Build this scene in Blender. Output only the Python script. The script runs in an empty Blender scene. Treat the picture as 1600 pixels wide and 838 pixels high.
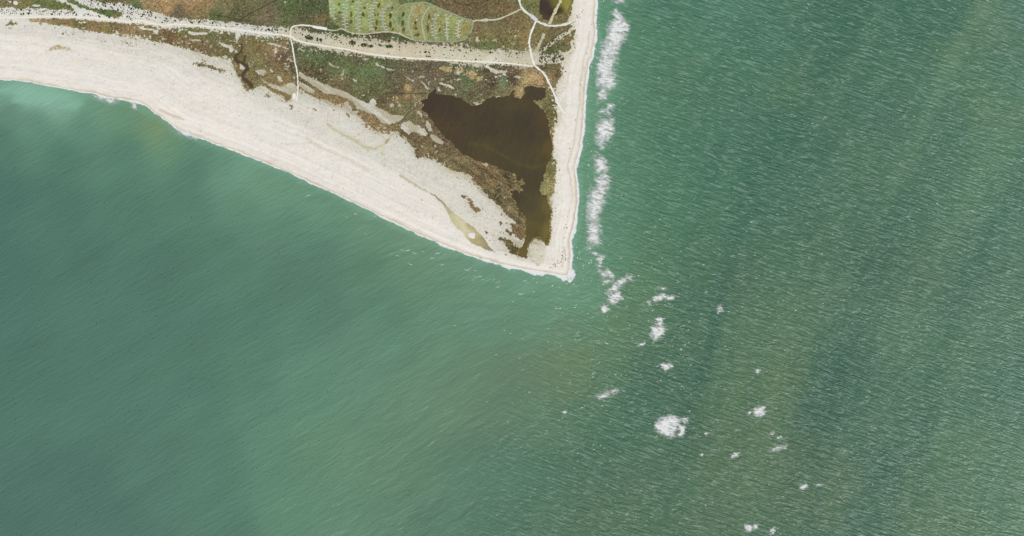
import bpy, bmesh, math, random
import numpy as np

# ------------------------------------------------------------------ scene, camera, light
scn = bpy.context.scene
S = 3.0                                   # metres of ground per photo pixel
CX, CY = 800.0, 419.0
CAM_H = 9000.0
cam_d = bpy.data.cameras.new('camera')
cam_o = bpy.data.objects.new('camera', cam_d)
scn.collection.objects.link(cam_o)
cam_o.location = (0, 0, CAM_H)
cam_d.sensor_width = 36.0
cam_d.lens = 36.0 * CAM_H / (1600 * S)
cam_d.clip_start = 10.0
cam_d.clip_end = 80000.0
scn.camera = cam_o

SUN_EL, SUN_AZ = 50.0, 150.0              # degrees; azimuth clockwise from north (top of picture)
world = bpy.data.worlds.new('World'); scn.world = world; world.use_nodes = True
wn = world.node_tree; wn.nodes.clear()
sky = wn.nodes.new('ShaderNodeTexSky'); sky.sky_type = 'NISHITA'; sky.sun_disc = False
sky.sun_elevation = math.radians(SUN_EL); sky.sun_rotation = math.radians(SUN_AZ)
bgn = wn.nodes.new('ShaderNodeBackground'); bgn.inputs['Strength'].default_value = 0.06
won = wn.nodes.new('ShaderNodeOutputWorld')
wn.links.new(sky.outputs[0], bgn.inputs[0]); wn.links.new(bgn.outputs[0], won.inputs[0])
sun_d = bpy.data.lights.new('sun', 'SUN'); sun_d.energy = 3.6; sun_d.angle = math.radians(0.5)
sun_d.color = (1.0, 0.95, 0.87)
sun_o = bpy.data.objects.new('sun', sun_d); scn.collection.objects.link(sun_o)
sun_o.rotation_euler = (math.radians(90 - SUN_EL), 0, math.radians(180 - SUN_AZ))
sun_o.location = (0, 0, 3000)
vs = scn.view_settings
vs.view_transform = 'Standard'; vs.look = 'None'; vs.gamma = 1.0; vs.exposure = 0.45
vs.use_curve_mapping = False

# gain per channel from base colour to displayed linear value (sun + sky + exposure)
GAIN = np.array([1.45, 1.42, 1.40])

R = np.random.RandomState(7)
random.seed(7)
col = scn.collection

# ------------------------------------------------------------------ numeric helpers
def lin(c):
    c = np.asarray(c, float) / 255.0
    return np.where(c <= 0.04045, c / 12.92, ((c + 0.055) / 1.055) ** 2.4)
def alb(c):                                # seen sRGB colour of a flat surface -> base colour
    return np.clip(lin(c) / GAIN, 0.004, 0.86)
def W(px, py):
    return ((px - CX) * S, (CY - py) * S)

_T = R.rand(16, 512, 512).astype(np.float32)
def vnoise(x, y, k):
    t = _T[k % 16]
    xi = np.floor(x).astype(np.int64); yi = np.floor(y).astype(np.int64)
    fx = x - xi; fy = y - yi
    fx = fx * fx * (3 - 2 * fx); fy = fy * fy * (3 - 2 * fy)
    a = t[yi & 511, xi & 511]; b = t[yi & 511, (xi + 1) & 511]
    c = t[(yi + 1) & 511, xi & 511]; d = t[(yi + 1) & 511, (xi + 1) & 511]
    return (a + (b - a) * fx) * (1 - fy) + (c + (d - c) * fx) * fy
def fbm(x, y, k, o=4, g=0.5):              # about -1..1
    s = 0; a = 1.0; tot = 0
    for i in range(o):
        s = s + a * (vnoise(x * 2 ** i + 17.3 * i, y * 2 ** i + 9.1 * i, k + i) * 2 - 1); tot += a; a *= g
    return s / tot * 1.5
def inpoly(X, Y, poly):
    out = np.zeros(X.shape, bool)
    P = np.array(poly, float)
    m = (X >= P[:, 0].min()) & (X <= P[:, 0].max()) & (Y >= P[:, 1].min()) & (Y <= P[:, 1].max())
    if not m.any(): return out
    x = X[m]; y = Y[m]; c = np.zeros(x.shape, bool)
    for i in range(len(P)):
        x1, y1 = P[i - 1]; x2, y2 = P[i]
        if y1 == y2: continue
        c ^= ((y1 > y) != (y2 > y)) & (x < (x2 - x1) * (y - y1) / (y2 - y1) + x1)
    out[m] = c
    return out
def dline(X, Y, pts, maxd=None):
    best = np.full(X.shape, 1e9)
    for (x1, y1), (x2, y2) in zip(pts[:-1], pts[1:]):
        dx, dy = x2 - x1, y2 - y1; L = dx * dx + dy * dy + 1e-9
        t = np.clip(((X - x1) * dx + (Y - y1) * dy) / L, 0, 1)
        d = (X - x1 - t * dx) ** 2 + (Y - y1 - t * dy) ** 2
        best = np.minimum(best, d)
    return np.sqrt(best)
def sstep(a, b, x):
    t = np.clip((x - a) / (b - a), 0, 1); return t * t * (3 - 2 * t)
def idw(X, Y, pts, r0, p=2.0):
    A = np.array(pts, float)
    C = lin(A[:, 2:5])
    num = np.zeros(X.shape + (3,)); den = np.zeros(X.shape)
    for i in range(len(A)):
        w = 1.0 / ((X - A[i, 0]) ** 2 + (Y - A[i, 1]) ** 2 + r0 * r0) ** p
        den += w; num += w[..., None] * C[i]
    return num / den[..., None]
def catmull(pts, step=2.0):
    P = [np.array(p, float) for p in pts]
    P = [2 * P[0] - P[1]] + P + [2 * P[-1] - P[-2]]
    out = []
    for i in range(1, len(P) - 2):
        p0, p1, p2, p3 = P[i - 1:i + 3]
        n = max(1, int(np.linalg.norm(p2 - p1) / step))
        for j in range(n):
            t = j / n
            out.append(0.5 * ((2 * p1) + (p2 - p0) * t + (2 * p0 - 5 * p1 + 4 * p2 - p3) * t * t + (3 * p1 - p0 - 3 * p2 + p3) * t ** 3))
    out.append(P[-2])
    return np.array(out)

# ------------------------------------------------------------------ object helpers
def finish(o, label=None, cat=None, group=None, kind=None):
    if label: o['label'] = label
    if cat: o['category'] = cat
    if group: o['group'] = group
    if kind: o['kind'] = kind
    return o
def link(o, parent=None):
    col.objects.link(o)
    if parent is not None: o.parent = parent
    return o
def mesh_np(name, V, F, colr=None, extra=None, smooth=True):
    """V (n,3), F (m,k) quads or triangles"""
    V = np.ascontiguousarray(V, np.float32); F = np.ascontiguousarray(F, np.int32)
    me = bpy.data.meshes.new(name)
    me.vertices.add(len(V)); me.vertices.foreach_set('co', V.ravel())
    k = F.shape[1]
    me.loops.add(F.size); me.loops.foreach_set('vertex_index', F.ravel())
    me.polygons.add(len(F))
    me.polygons.foreach_set('loop_start', np.arange(0, F.size, k, dtype=np.int32))
    me.polygons.foreach_set('use_smooth', np.full(len(F), smooth, bool))
    me.update(calc_edges=True)
    if colr is not None:
        a = me.attributes.new('cover', 'FLOAT_COLOR', 'POINT')
        c = np.ones((len(V), 4), np.float32); c[:, :3] = colr
        a.data.foreach_set('color', c.ravel())
    for nm, arr in (extra or {}).items():
        a = me.attributes.new(nm, 'FLOAT', 'POINT')
        a.data.foreach_set('value', np.ascontiguousarray(arr, np.float32))
    me.validate()
    return me
def grid_obj(name, X, Y, Z, fmask, colr, mat, extra=None, smooth=True):
    ny, nx = X.shape
    ii = np.arange(ny * nx).reshape(ny, nx)
    a = ii[:-1, :-1][fmask]; b = ii[:-1, 1:][fmask]; c = ii[1:, 1:][fmask]; d = ii[1:, :-1][fmask]
    F = np.stack([d, c, b, a], 1)
    used, inv = np.unique(F.ravel(), return_inverse=True)
    F = inv.reshape(-1, 4)
    x = (X.ravel()[used] - CX) * S; y = (CY - Y.ravel()[used]) * S
    V = np.stack([x, y, Z.ravel()[used]], 1)
    ex = {k: v.ravel()[used] for k, v in (extra or {}).items()}
    me = mesh_np(name, V, F, colr.reshape(-1, 3)[used] if colr is not None else None, ex, smooth)
    me.materials.append(mat)
    o = bpy.data.objects.new(name, me)
    return link(o)

# ------------------------------------------------------------------ materials
def new_mat(name):
    m = bpy.data.materials.new(name); m.use_nodes = True
    nt = m.node_tree; nt.nodes.clear()
    out = nt.nodes.new('ShaderNodeOutputMaterial')
    b = nt.nodes.new('ShaderNodeBsdfPrincipled')
    nt.links.new(b.outputs[0], out.inputs[0])
    return m, nt, b, out
def mnode(nt, op, a, b=None, c=None):
    n = nt.nodes.new('ShaderNodeMath'); n.operation = op
    for i, v in enumerate((a, b, c)):
        if v is None: continue
        if isinstance(v, (int, float)): n.inputs[i].default_value = v
        else: nt.links.new(v, n.inputs[i])
    return n.outputs[0]
def noise(nt, vec, scale, detail=3.0, rough=0.5):
    n = nt.nodes.new('ShaderNodeTexNoise'); n.inputs['Scale'].default_value = scale
    n.inputs['Detail'].default_value = detail; n.inputs['Roughness'].default_value = rough
    nt.links.new(vec, n.inputs['Vector'])
    return n.outputs['Fac']
def scale_col(nt, colr, fac):
    v = nt.nodes.new('ShaderNodeVectorMath'); v.operation = 'SCALE'
    nt.links.new(colr, v.inputs[0]); nt.links.new(fac, v.inputs['Scale'])
    return v.outputs[0]
def mixc(nt, fac, a, b):
    m = nt.nodes.new('ShaderNodeMix'); m.data_type = 'RGBA'
    for s, v in ((m.inputs['Factor'], fac), (m.inputs['A'], a), (m.inputs['B'], b)):
        if isinstance(v, (int, float)): s.default_value = v
        elif isinstance(v, (tuple, list)): s.default_value = (*v, 1.0)
        else: nt.links.new(v, s)
    return m.outputs['Result']
def cover_mat(name, amp, sc, bump=0.0, bsc=0.2, rough=0.9, spec=0.1):
    m, nt, b, out = new_mat(name)
    at = nt.nodes.new('ShaderNodeAttribute'); at.attribute_name = 'cover'
    g = nt.nodes.new('ShaderNodeNewGeometry')
    n1 = noise(nt, g.outputs['Position'], sc, 4.0, 0.65)
    f = mnode(nt, 'MULTIPLY_ADD', n1, amp * 2, 1.0 - amp)
    nt.links.new(scale_col(nt, at.outputs['Color'], f), b.inputs['Base Color'])
    b.inputs['Roughness'].default_value = rough; b.inputs['Specular IOR Level'].default_value = spec
    if bump:
        n2 = noise(nt, g.outputs['Position'], bsc, 3.0, 0.6)
        bp = nt.nodes.new('ShaderNodeBump'); bp.inputs['Distance'].default_value = bump
        nt.links.new(n2, bp.inputs['Height']); nt.links.new(bp.outputs[0], b.inputs['Normal'])
    return m
def plain_mat(name, c, amp=0.12, sc=0.12, rough=0.85, spec=0.1, albedo=False):
    m, nt, b, out = new_mat(name)
    rgb = nt.nodes.new('ShaderNodeRGB')
    rgb.outputs[0].default_value = (*(c if albedo else alb(c)), 1.0)
    tc = nt.nodes.new('ShaderNodeTexCoord'); g = nt.nodes.new('ShaderNodeNewGeometry')
    n1 = noise(nt, g.outputs['Position'], sc, 4.0, 0.6)
    f = mnode(nt, 'MULTIPLY_ADD', n1, amp * 2, 1.0 - amp)
    nt.links.new(scale_col(nt, rgb.outputs[0], f), b.inputs['Base Color'])
    b.inputs['Roughness'].default_value = rough; b.inputs['Specular IOR Level'].default_value = spec
    return m
M = {
    'sand': cover_mat('sand', 0.10, 0.16, 0.25, 0.12),
    'dune': cover_mat('dune_sand', 0.14, 0.16, 0.4, 0.12),
    'scrub': cover_mat('scrub', 0.28, 0.22, 0.6, 0.2),
    'lawn': cover_mat('lawn', 0.22, 0.22, 0.2, 0.2),
    'pond': cover_mat('pond_water', 0.16, 0.05, 0.9, 0.12, 0.3, 0.25),
    'bush': cover_mat('bush_leaves', 0.3, 0.5, 0, 1, 0.8, 0.15),
}

# ------------------------------------------------------------------ coast line (photo pixels)
COAST = [(-3000,40),(-700,100),(-80,118),(0,124),(25,125.5),(45,128),(73,134),(100,138),(118,142),(145,146),(175,154),(213,158),(226,164),
 (243,177.7),(261,189),(278,203),(313,215),(341,227),(371,237),(400,249),(430,261),(455,271),(480,283),(500,293),(525,303),(555,318),
 (580,330),(606,343),(631,355),(656,367),(681,378),(706,388),(731,398),(744,402),(769,409),(793,415.5),(821,421),(842,424.5),(866,428.5),
 (879,431.5),(887,430),(890,418),(892,400),(891.4,389),(890.6,376),(894.5,361),(897.5,350),(900,336),(903,314.5),(902,298),(900.5,279),
 (898,262.5),(902,246),(907.5,228),(910.7,199),(913.7,160),(914.5,136),(916.5,120),(920,101),(925,84.5),(929.5,68),(930.5,49),(929.5,29),(931,0),(934,-80),(960,-700),(1000,-3000)]
LANDP = COAST + [(-3000,-3000)]
def coast_sd(X, Y):                        # + inland, - offshore, pixels
    d = dline(X, Y, COAST)
    s = np.where(inpoly(X, Y, LANDP), d, -d)
    return s + 0.9 * fbm(X / 7.0, Y / 7.0, 3, 3)

# ------------------------------------------------------------------ land cover outlines (photo pixels)
VEG = [
 [(-3000,-3000),(-3000,12),(0,11.5),(14,10),(32,15),(50,13),(65,13),(80,15),(97,16),(121,19.5),(113,11),(101,6),(86,-1),(86,-3000)],
 [(101,-2),(104,3),(114,7),(128,13),(138,16),(150,20),(162,24.5),(187,27.5),(192,23),(187,19),(172,15),(162,13),(138,11),(122,4),(118,-2)],
 [(146,-3000),(146,-2),(163,6),(187,4),(211,12),(235,17),(260,25),(282,29.5),(331,31.5),(364,35.5),(396,40),(437,44.5),(453,46.5),(484,50),
  (524,56.5),(565,60),(614,64),(646,66.5),(679,69.5),(711,72),(740,75.5),(760,78),(790,78),(829,80.5),(838,80),(845,80),(850,85),(862,84),(872,82),(889.5,80),
  (893,65),(898,49),(897,43),(886,32),(893,21),(895,0),(897,-3000)],
 [(44,31.5),(62,28.8),(75,29),(130,31),(165,34),(200,36.5),(227,38.5),(245,41.5),(262,44),(270,42),(300,44),(310,44),(330,46),(356,48.5),(372,51.5),(396,54.5),(430,58),
  (453,60),(458,64),(470,69),(480,72),(500,75),(520,79.5),(540,82),(560,85),(581,88),(610,92),(633,94),(690,95.5),(702,97),(706,100),(715,98),(733,99),(737,102),(745,104),
  (752,103.5),(757,101),(780,100),(790,101),(810,103),(831,106),(845,102),(870,98.5),(878,99),(878,106),(875,112),(879,113),(872,124),(867.5,134),(867,150),(871,172),(868,198),
  (863.5,208),(864,236),(867,248),(869,262),(867,275),(866,296),(861,303),(858.5,318),(864,330),(861.5,345),(860,362),(858,380),(854,385),(845,376),(836,373),(825,381),(823.5,402),
  (812,400),(803,398),(794,397),(793,386),(786,378),(779,376),(779,370),(788,372),(797,376),(803,384),(813,388),(820,377),(821,372),(812,374),(800,362),(797,350),(803,350),
  (814,362),(803,347),(793,335.6),(780,322.6),(764,309.6),(751,293),(741,283.6),(730,270.6),(709,267),(690,258),(684,254),(668,247),(650,245),(648,236),(642,227),(634,218),(626,214),
  (621,203),(602,209),(590,206),(574,201),(566,185),(550,173),(535,167),(512,157),(496,154),(480,146),(466,139),(455,152),(452,157),(440,149),(422,141),(408,133),(398,139),(386,141),
  (379,135),(372,118),(366,105),(360,92),(345,90),(330,88),(315,83),(282,73),(250,67),(227,62),(179,54.5),(146,49),(114,43),(78,38),(47,33.5)],
 [(717,306),(725,305),(731,309),(738,313),(738,321),(748,324),(752,329),(744.5,332),(740,329),(733,319),(731.5,313),(723,311)],
 [(713,274),(718,273),(719,277),(715,278)], [(723,277),(727,277),(727,280),(723,279)],
 [(788,354),(793,357),(800,366),(797,368),(791,362)], [(776,344),(783,347),(786,353),(780,351)], [(757,361),(762,360),(763,366),(759,366)],
 [(300,98),(312,99.5),(313,94.5),(318,101),(335,105),(345,108),(354,110.5),(353,113),(343,111),(330,107),(314,104),(300,100)],
 [(3,36.5),(14,36),(16,33),(18,36.5),(27,37.5),(26,39.5),(10,38.5)], [(35,40),(40,40),(41,43),(37,42)], [(146,60),(155,60),(154,63),(147,62.5)], [(157,64),(166,62),(164,65)],
 [(188,63),(197,65),(204,69),(216,69),(214,71),(202,71),(194,68)], [(111,52),(116,51),(117,55),(112,55)], [(95,51),(102,50.5),(101,53.5),(96,53)], [(454,162),(459,164),(459,170),(456,169)],
 [(486,169),(492,170),(496,174),(488,172)], [(541,176),(548,178),(546,187),(543,183)], [(517,171),(522,176),(518,175)],
 [(62,38.5),(64,37.5),(63.5,41),(62,41)], [(125,50),(133,46),(131,49),(126,51)], [(415,148),(421,147),(420,150),(416,150)], [(441,154),(448,154),(452,160),(445,157)],
]
SANDP = [
 [(294,51),(300,49.5),(323,51),(325,54),(305,55),(294,53.5)], [(296,60),(312,62),(316,65),(300,64)], [(317,65),(327,63),(325,66)],
 [(340,65),(350,67),(358,71),(356,75),(345,71)], [(358,71),(363,69),(366,78),(360,82),(357,80)], [(368,50),(374,51),(375,57),(371,62),(370,68),(368,68)],
 [(366,77),(370,76),(371,82),(366,83)], [(373,101),(378,101),(383,107),(382,111),(376,108)], [(397,110),(412,108),(415,112),(411,119),(403,116)],
 [(407,62),(415,63),(414,65),(408,64.5)], [(416,66),(430,68),(441,71),(438,74),(428,71),(418,69)], [(440,72),(450,75),(449,78),(441,75)],
 [(408,122),(420,130),(440,136),(450,130),(458,128),(463,135),(463,150),(452,148),(440,143),(425,137),(412,129)], [(420,106),(428,111),(426,114),(421,110)],
 [(432,118),(440,120),(442,128),(436,128)],
 [(466,110),(480,119),(496,127),(512,133),(545,146),(558,154),(577,163),(602,173),(612,179),(631,181.5),(625,190),(607,195),(595,190),(587,180),(572,175),(556,168.5),(551.5,160),(545,155.5),
  (529,149),(508,146),(493,136),(480,127),(466,120)],
 [(537,160),(543,157),(548,165),(549,173),(538,172)], [(467,128),(480,133),(492,142),(488,147),(478,142),(467,136)],
 [(577,157),(582,153),(588,157),(589,162),(584,166),(578,163)], [(608,163),(613,161),(616,165),(613,169),(608,167)], [(567,148),(571,147),(571,151),(567,151)],
 [(550,122),(556,124),(559,127),(553,127)], [(572,130),(578,131),(576,133)],
 [(628.6,191.5),(639,188),(645,193),(654,196),(662,201),(668.6,209),(664,212),(656,211),(649,207),(642,207),(639,211),(633,206),(626,200)],
 [(651,172),(656,173.6),(660,179.5),(659,185.5),(656,181),(652.5,176)], [(665.6,185.5),(670,190),(674,197),(675,206),(670,204.6),(665.6,198.6)],
 [(670,212),(675,210),(683.5,213.6),(692,221),(692,225.5),(683.5,224),(674,218)], [(646,161),(649,162),(650,168),(647,166)],
 [(630,117.5),(634,119),(641,123),(650,127.6),(645,128),(640.5,126),(635,121.5)], [(654,127.6),(660,128),(664.5,132),(668,135.5),(674,140),(670.5,141),(665,138),(661.5,133),(657,130)],
 [(684,130.6),(688,128),(697.5,131),(706.5,134),(710,138.5),(703,137.5),(694.5,134.5)],
 [(753,103),(763.5,103),(768,106.5),(774,108),(784,110),(790.5,114),(784.5,115),(772.5,114.4),(767,112.5),(763,108)], [(801,119),(808,118),(814,120),(814,123.5),(806,121.5)],
 [(510,95.5),(513,96),(520,101.5),(529,105),(528,106.5),(519,104)], [(584.5,97),(588,98),(592,101),(601,105),(599,106.5),(588,102)], [(602,106.5),(622,110),(621,111.5),(606,109.5)],
 [(20,2),(27,2),(28,7),(22,8)], [(11,2),(18,1.5),(17,5)], [(46,9),(52,7.5),(64,8),(62,10.5),(54,10)],
 [(214,43),(220,42),(230,45),(247,46),(246,53),(242,52),(238,48.5),(226,47)], [(208,42),(214,42.5),(213,44)], [(122,34),(135,34),(134,36.5),(124,36)], [(132,43),(137,44),(134,45)],
 [(195,0),(197,2),(195,4)], [(442,2),(447,1),(448,4),(444,5)], [(474,0),(477,0),(476,3)], [(502,5),(505,6),(504,8)],
 [(560,92),(570,90.5),(578,92),(572,94)], [(536,84),(543,84),(542,88),(538,87)],
 [(750,256),(754,254),(763,253),(763,259),(758,260)], [(785,311),(789,304),(789,309)],
]
LAWN = [(513,-6),(514,20),(517,33),(530,42),(544,49),(565,52.5),(601,49),(620,51),(635,57),(646,61.5),(679,64),(711,64),(727,60),(735,50),(738.5,34),(727,31),(695,18),(672,8),(660,4),(640,4),(625,8),(619,-6)]
POND = [(669,147),(675,144),(680,138),(682,146.6),(700,148),(719.6,153),(731,161),(739,166),(750.5,163.6),(760,154.7),(770,150.6),(788,151.4),(796,147),(806.6,138),(803,147),(803,151),(812,155),(816,150),(819,145),(819,134.4),
 (835,135),(851,137),(853,152),(845,156),(833,156),(834,160),(846,170),(853,178),(858,191),(859.4,204),(862.6,215.6),(863,236),(861.5,246),(855,256),(853,270),(849,283),(846,289),(843,297),(846,303),(855,306),(856.6,316),
 (861.5,327.5),(858.5,344),(857.5,362),(855,380),(849,378),(844,372),(834,371),(827,378),(824,384),(822.5,403),(811,399),(812,390),(819,380),(821,370),(822,350),(821,337),(812,330),(809.5,322.6),(804.6,308),(795,298),(806,299),(816,301),
 (814,290),(822,287),(812,283),(806,277),(795,269),(783.5,264),(761,256),(738,248),(722,241),(712,231),(704,221),(694,214),(680.6,199),(671,183),(664,175),(657,172),(664,165),(656,157),(662,155),(669,154)]
POND_ISLE = [(856,257),(859,262),(855,275),(850,285),(847,289),(852,268)]
POND2 = [(843,-3),(842,12),(842,20),(847,29),(855,32),(862,31),(868,24),(880,22),(886,18),(892,10),(893,-3)]
LAGOON = [(668,299.5),(681,305),(692.5,314),(700,324),(714,336),(738,353),(751,366),(757,372),(763,383),(774,395),(759,390),(739.5,382),(730,374),(720,361),(712,356),(703,343),(698,330),(690,317),(680,308)]
LAGOON_ISLE = [(732,365),(737,362),(742,365),(742,371),(737,373),(732,370)]
MARSH = [(560,150),(640,178),(660,150),(690,140),(870,130),(870,410),(780,400),(700,290),(600,225),(540,180)]

TRACKS = {   # name: (points, width px, colour, label)
 'dune': ([(-60,28),(0,27.5),(60,27),(80,26),(150,28.5),(200,34),(220,32.5),(240,37),(256,40),(274,37.8),(307,40.5),(356,44.5),(396,50),(430,54),(454,57),(461,62),(477,67),(510,72.5),(540,77),(581,85),(633,90.5),(703,94.5),(760,97),(781,98.3),(810,101),(832,104)], 2.3, (240,232,218), 'long pale sand track running along the dune ridge'),
 'camp': ([(454,57),(454.5,47),(458,42),(466,40),(477,39.8),(492,42)], 2.4, (236,230,214), 'pale road bending from the dune track junction to the campground'),
 'beachw': ([(454,57),(457,73),(461,97.5),(464.5,114),(465.5,136),(464,158)], 2.0, (240,234,222), 'narrow white track running south through scrub to the beach'),
 'north': ([(808,-40),(811.5,0),(815.5,13),(826,22.7),(839,33),(848,37.5),(858,40.3),(868,40.6),(886,37.4),(897.6,31.7),(904,26)], 3.2, (226,224,212), 'curved pale road round the small pond to the beach ramp'),
 'point': ([(837.5,34),(832,46),(828.5,55),(827,66),(828.6,78),(833.4,97.5),(838,105),(850.5,116),(857,128),(864,143),(872,162),(882,178)], 2.6, (240,236,226), 'white sand track leading south towards the point'),
 'east': ([(739,33.5),(750,32),(761,31.7),(779,30),(797,22.7),(815.5,13.8)], 2.2, (196,200,172), 'pale road linking the campground loop with the pond road'),
}
PAVED = [([(489,41.5),(494,43),(502,44),(511,46)], 5.0), ]
CAMPROADS = [
 ([(511,46.5),(520,48),(528,47),(532.5,44.7),(538,47),(544,50),(565,53.6),(585,51.8),(601,50),(620,52),(635,58.5),(646,62.5)], 1.7, (200,190,165), 'pale perimeter road on the south edge of the campground'),
 ([(646,62.5),(679,65),(711,65),(727.5,61),(735.6,50),(739,34),(727.5,30),(695,17),(672,7),(662.5,4),(646,5.7),(633,7.3),(622,14.6),(619.4,31),(622,45.5),(625,52)], 2.3, (150,160,128), 'grey-green perimeter road round the east half of the campground'),
 ([(520.5,-20),(520.5,0),(519.4,15),(521,26),(523,31.5)], 2.8, (160,169,146), 'westernmost campground loop road'),
 ([(540,-20),(540,0),(539.6,13.5),(538.5,26),(539,36),(540.5,47)], 3.0, (160,169,146), 'second campground loop road from the west'),
 ([(561,-20),(561,0),(560,13),(559,22.5),(559,36),(560,46),(562.5,52.5)], 3.0, (160,169,146), 'third campground loop road from the west'),
 ([(585,-20),(585,0),(581,11),(580,22.5),(579,35),(580,43.5),(585,51)], 2.8, (160,169,146), 'fourth campground loop road from the west'),
 ([(613,3),(603,11),(598.5,19.5),(598,31.5),(599.6,42),(603,49)], 2.8, (160,169,146), 'fifth campground loop road from the west, bent at its top'),
 ([(646,8),(640,24),(638,36),(641,50),(644.6,60)], 2.4, (160,176,150), 'pale arc road without pads in the middle of the campground'),
 ([(672,10),(662.5,23),(659,37),(662.5,53.6),(664.5,63)], 2.3, (170,182,154), 'pale arc road without pads, next to the eastern loops'),
 ([(687.5,18),(682,24),(679,30),(678,40.5),(679,52.5),(680,63)], 2.3, (156,162,146), 'third campground loop road from the east'),
 ([(706,23),(699,30),(698,42),(698,52.5),(699.5,63)], 1.9, (186,190,172), 'second campground loop road from the east'),
 ([(723.5,30),(717,34.5),(716,45),(715.6,52.5),(717.5,60)], 1.9, (182,186,168), 'easternmost campground loop road with pads'),
]
BERMS = [([(875,2),(866,19),(859,35)], 4.6, (200,192,150)), ([(849,55),(842,70),(836,82)], 4.6, (205,195,165)), ([(897,43),(880,54),(862,67),(845,80)], 5.2, (205,202,175))]
DITCHES = [
 ([(316,20),(340,24),(364,28.5),(375,30.5)], 1.2, (78,66,54), 'dark drainage ditch running along the north side of the dunes'),
 ([(375,30.5),(400,17),(420,6),(432,0),(470,-24)], 1.3, (72,60,50), 'dark straight drainage ditch slanting up to the top edge'),
 ([(700,-10),(708,0),(718,5.7),(729,8),(739,4),(748.6,5.7),(762,1),(780,-10)], 1.1, (66,58,46), 'dark winding channel in brown marsh at the top edge'),
 ([(653,94),(654,110),(652.5,129),(645,145),(642,152),(641,172),(626,190)], 1.4, (112,92,66), 'thin brown ditch crossing the scrub from the dunes'),
 ([(598,146),(615,145),(632,146.5),(655,146.8),(668,146)], 1.4, (84,66,52), 'dark channel leading west from the large pond'),
]
CREEK = [([(378,68),(378,74),(376.5,81),(370,86),(367.5,89),(368,93),(372,97),(380,99.5),(385.5,104),(386.5,108),(382,112.5),(378.5,117),(380,122),(387,128),(393,133),(393.5,138)], 5.4),
         ([(383,86),(382.5,92),(381,98)], 3.0)]

VEGC = [(10,2,125,110,80),(40,8,130,120,70),(60,3,105,115,65),(90,8,105,115,60),(130,13,85,110,55),(165,20,85,110,60),(180,0,110,95,65),(230,5,165,130,95),(215,12,90,110,70),(260,8,175,135,95),(300,3,170,125,85),(320,5,160,125,85),(280,20,115,95,80),
(310,15,140,115,75),(350,8,120,110,75),(370,25,100,95,65),(340,26,90,100,60),(400,8,110,105,75),(420,25,120,100,85),(440,35,100,105,70),(450,10,85,100,60),(480,5,80,95,60),(500,15,80,92,58),(500,30,115,100,68),(480,38,95,90,65),(515,50,75,95,55),(560,57,72,86,50),
(600,58,90,85,55),(620,60,75,90,55),(660,2,100,110,65),(700,8,120,95,70),(740,15,110,90,65),(750,45,125,105,75),(760,60,125,115,65),(790,20,115,95,65),(780,50,120,105,70),(760,72,100,112,64),(800,70,120,110,65),(820,55,145,120,75),(810,35,125,105,70),(830,8,115,115,65),
(850,45,125,110,70),(865,60,125,105,70),(885,55,125,105,70),(870,72,105,100,65),(860,83,80,95,55),
(60,33,165,135,100),(100,33,140,115,75),(150,40,135,110,75),(160,42,150,125,75),(200,50,150,120,85),(180,40,125,105,70),(240,50,135,115,70),(250,60,125,105,70),(290,45,110,115,65),(290,65,125,100,70),(265,60,120,90,60),(330,55,105,105,65),(320,70,125,100,75),
(350,62,110,105,65),(340,82,125,110,70),(390,70,120,105,65),(420,60,110,110,65),(430,80,155,120,90),(410,80,130,105,65),(440,90,110,80,65),(400,95,125,115,75),(395,115,125,110,70),(385,135,140,115,75),(430,110,135,112,72),(440,140,145,115,75),(500,150,145,115,75),
(470,75,85,95,65),(490,90,90,105,70),(480,110,100,80,60),(500,120,95,85,60),(480,100,95,100,62),(520,95,95,105,70),(540,110,100,112,72),(570,115,98,118,76),(590,105,98,120,78),(560,130,105,115,75),(540,130,110,95,68),(510,85,85,100,60),(560,92,100,95,70),(600,92,90,90,65),
(620,100,95,95,70),(615,120,100,90,70),(640,100,105,95,75),(620,140,105,90,70),(600,140,105,110,75),(580,145,100,95,65),(670,100,100,90,75),(660,120,110,95,80),(690,120,115,95,80),(700,128,105,95,72),(610,160,120,105,75),(640,150,130,110,80),(630,170,120,112,78),(600,155,105,85,60),
(530,158,145,112,78),(580,190,145,112,78),(600,203,148,118,80),(640,215,125,100,75),(660,225,115,90,72),(690,235,110,85,68),(680,245,125,100,75),(710,245,110,90,70),(730,255,130,100,72),(720,262,105,88,68),(750,265,125,92,72),(770,285,130,98,75),(760,300,90,75,55),
(790,305,105,85,65),(800,315,130,105,80),(780,315,80,70,52),(800,330,125,100,75),(815,345,125,100,75),(810,360,125,95,65),(795,385,110,90,50),(785,375,110,95,60),(805,392,100,85,45),(742,272,110,82,66),(735,320,140,110,76),
(720,100,95,100,75),(740,100,95,98,72),(765,108,85,80,65),(780,115,105,90,75),(800,110,110,95,75),(750,135,110,95,75),(770,130,90,65,60),(785,128,100,125,90),(800,125,85,65,55),(780,143,120,110,75),(810,140,140,115,80),(825,125,175,145,100),(840,120,180,140,105),
(850,130,140,115,75),(860,120,150,120,80),(870,115,110,90,60),(850,108,90,85,65),(862,150,120,110,70),(866,165,110,100,60),(865,185,110,100,50),(862,205,125,105,45),(866,255,125,115,70),(862,300,150,135,85),(860,345,140,125,70),(855,372,120,100,45),(735,125,95,110,75),(760,125,105,90,72)]
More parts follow.
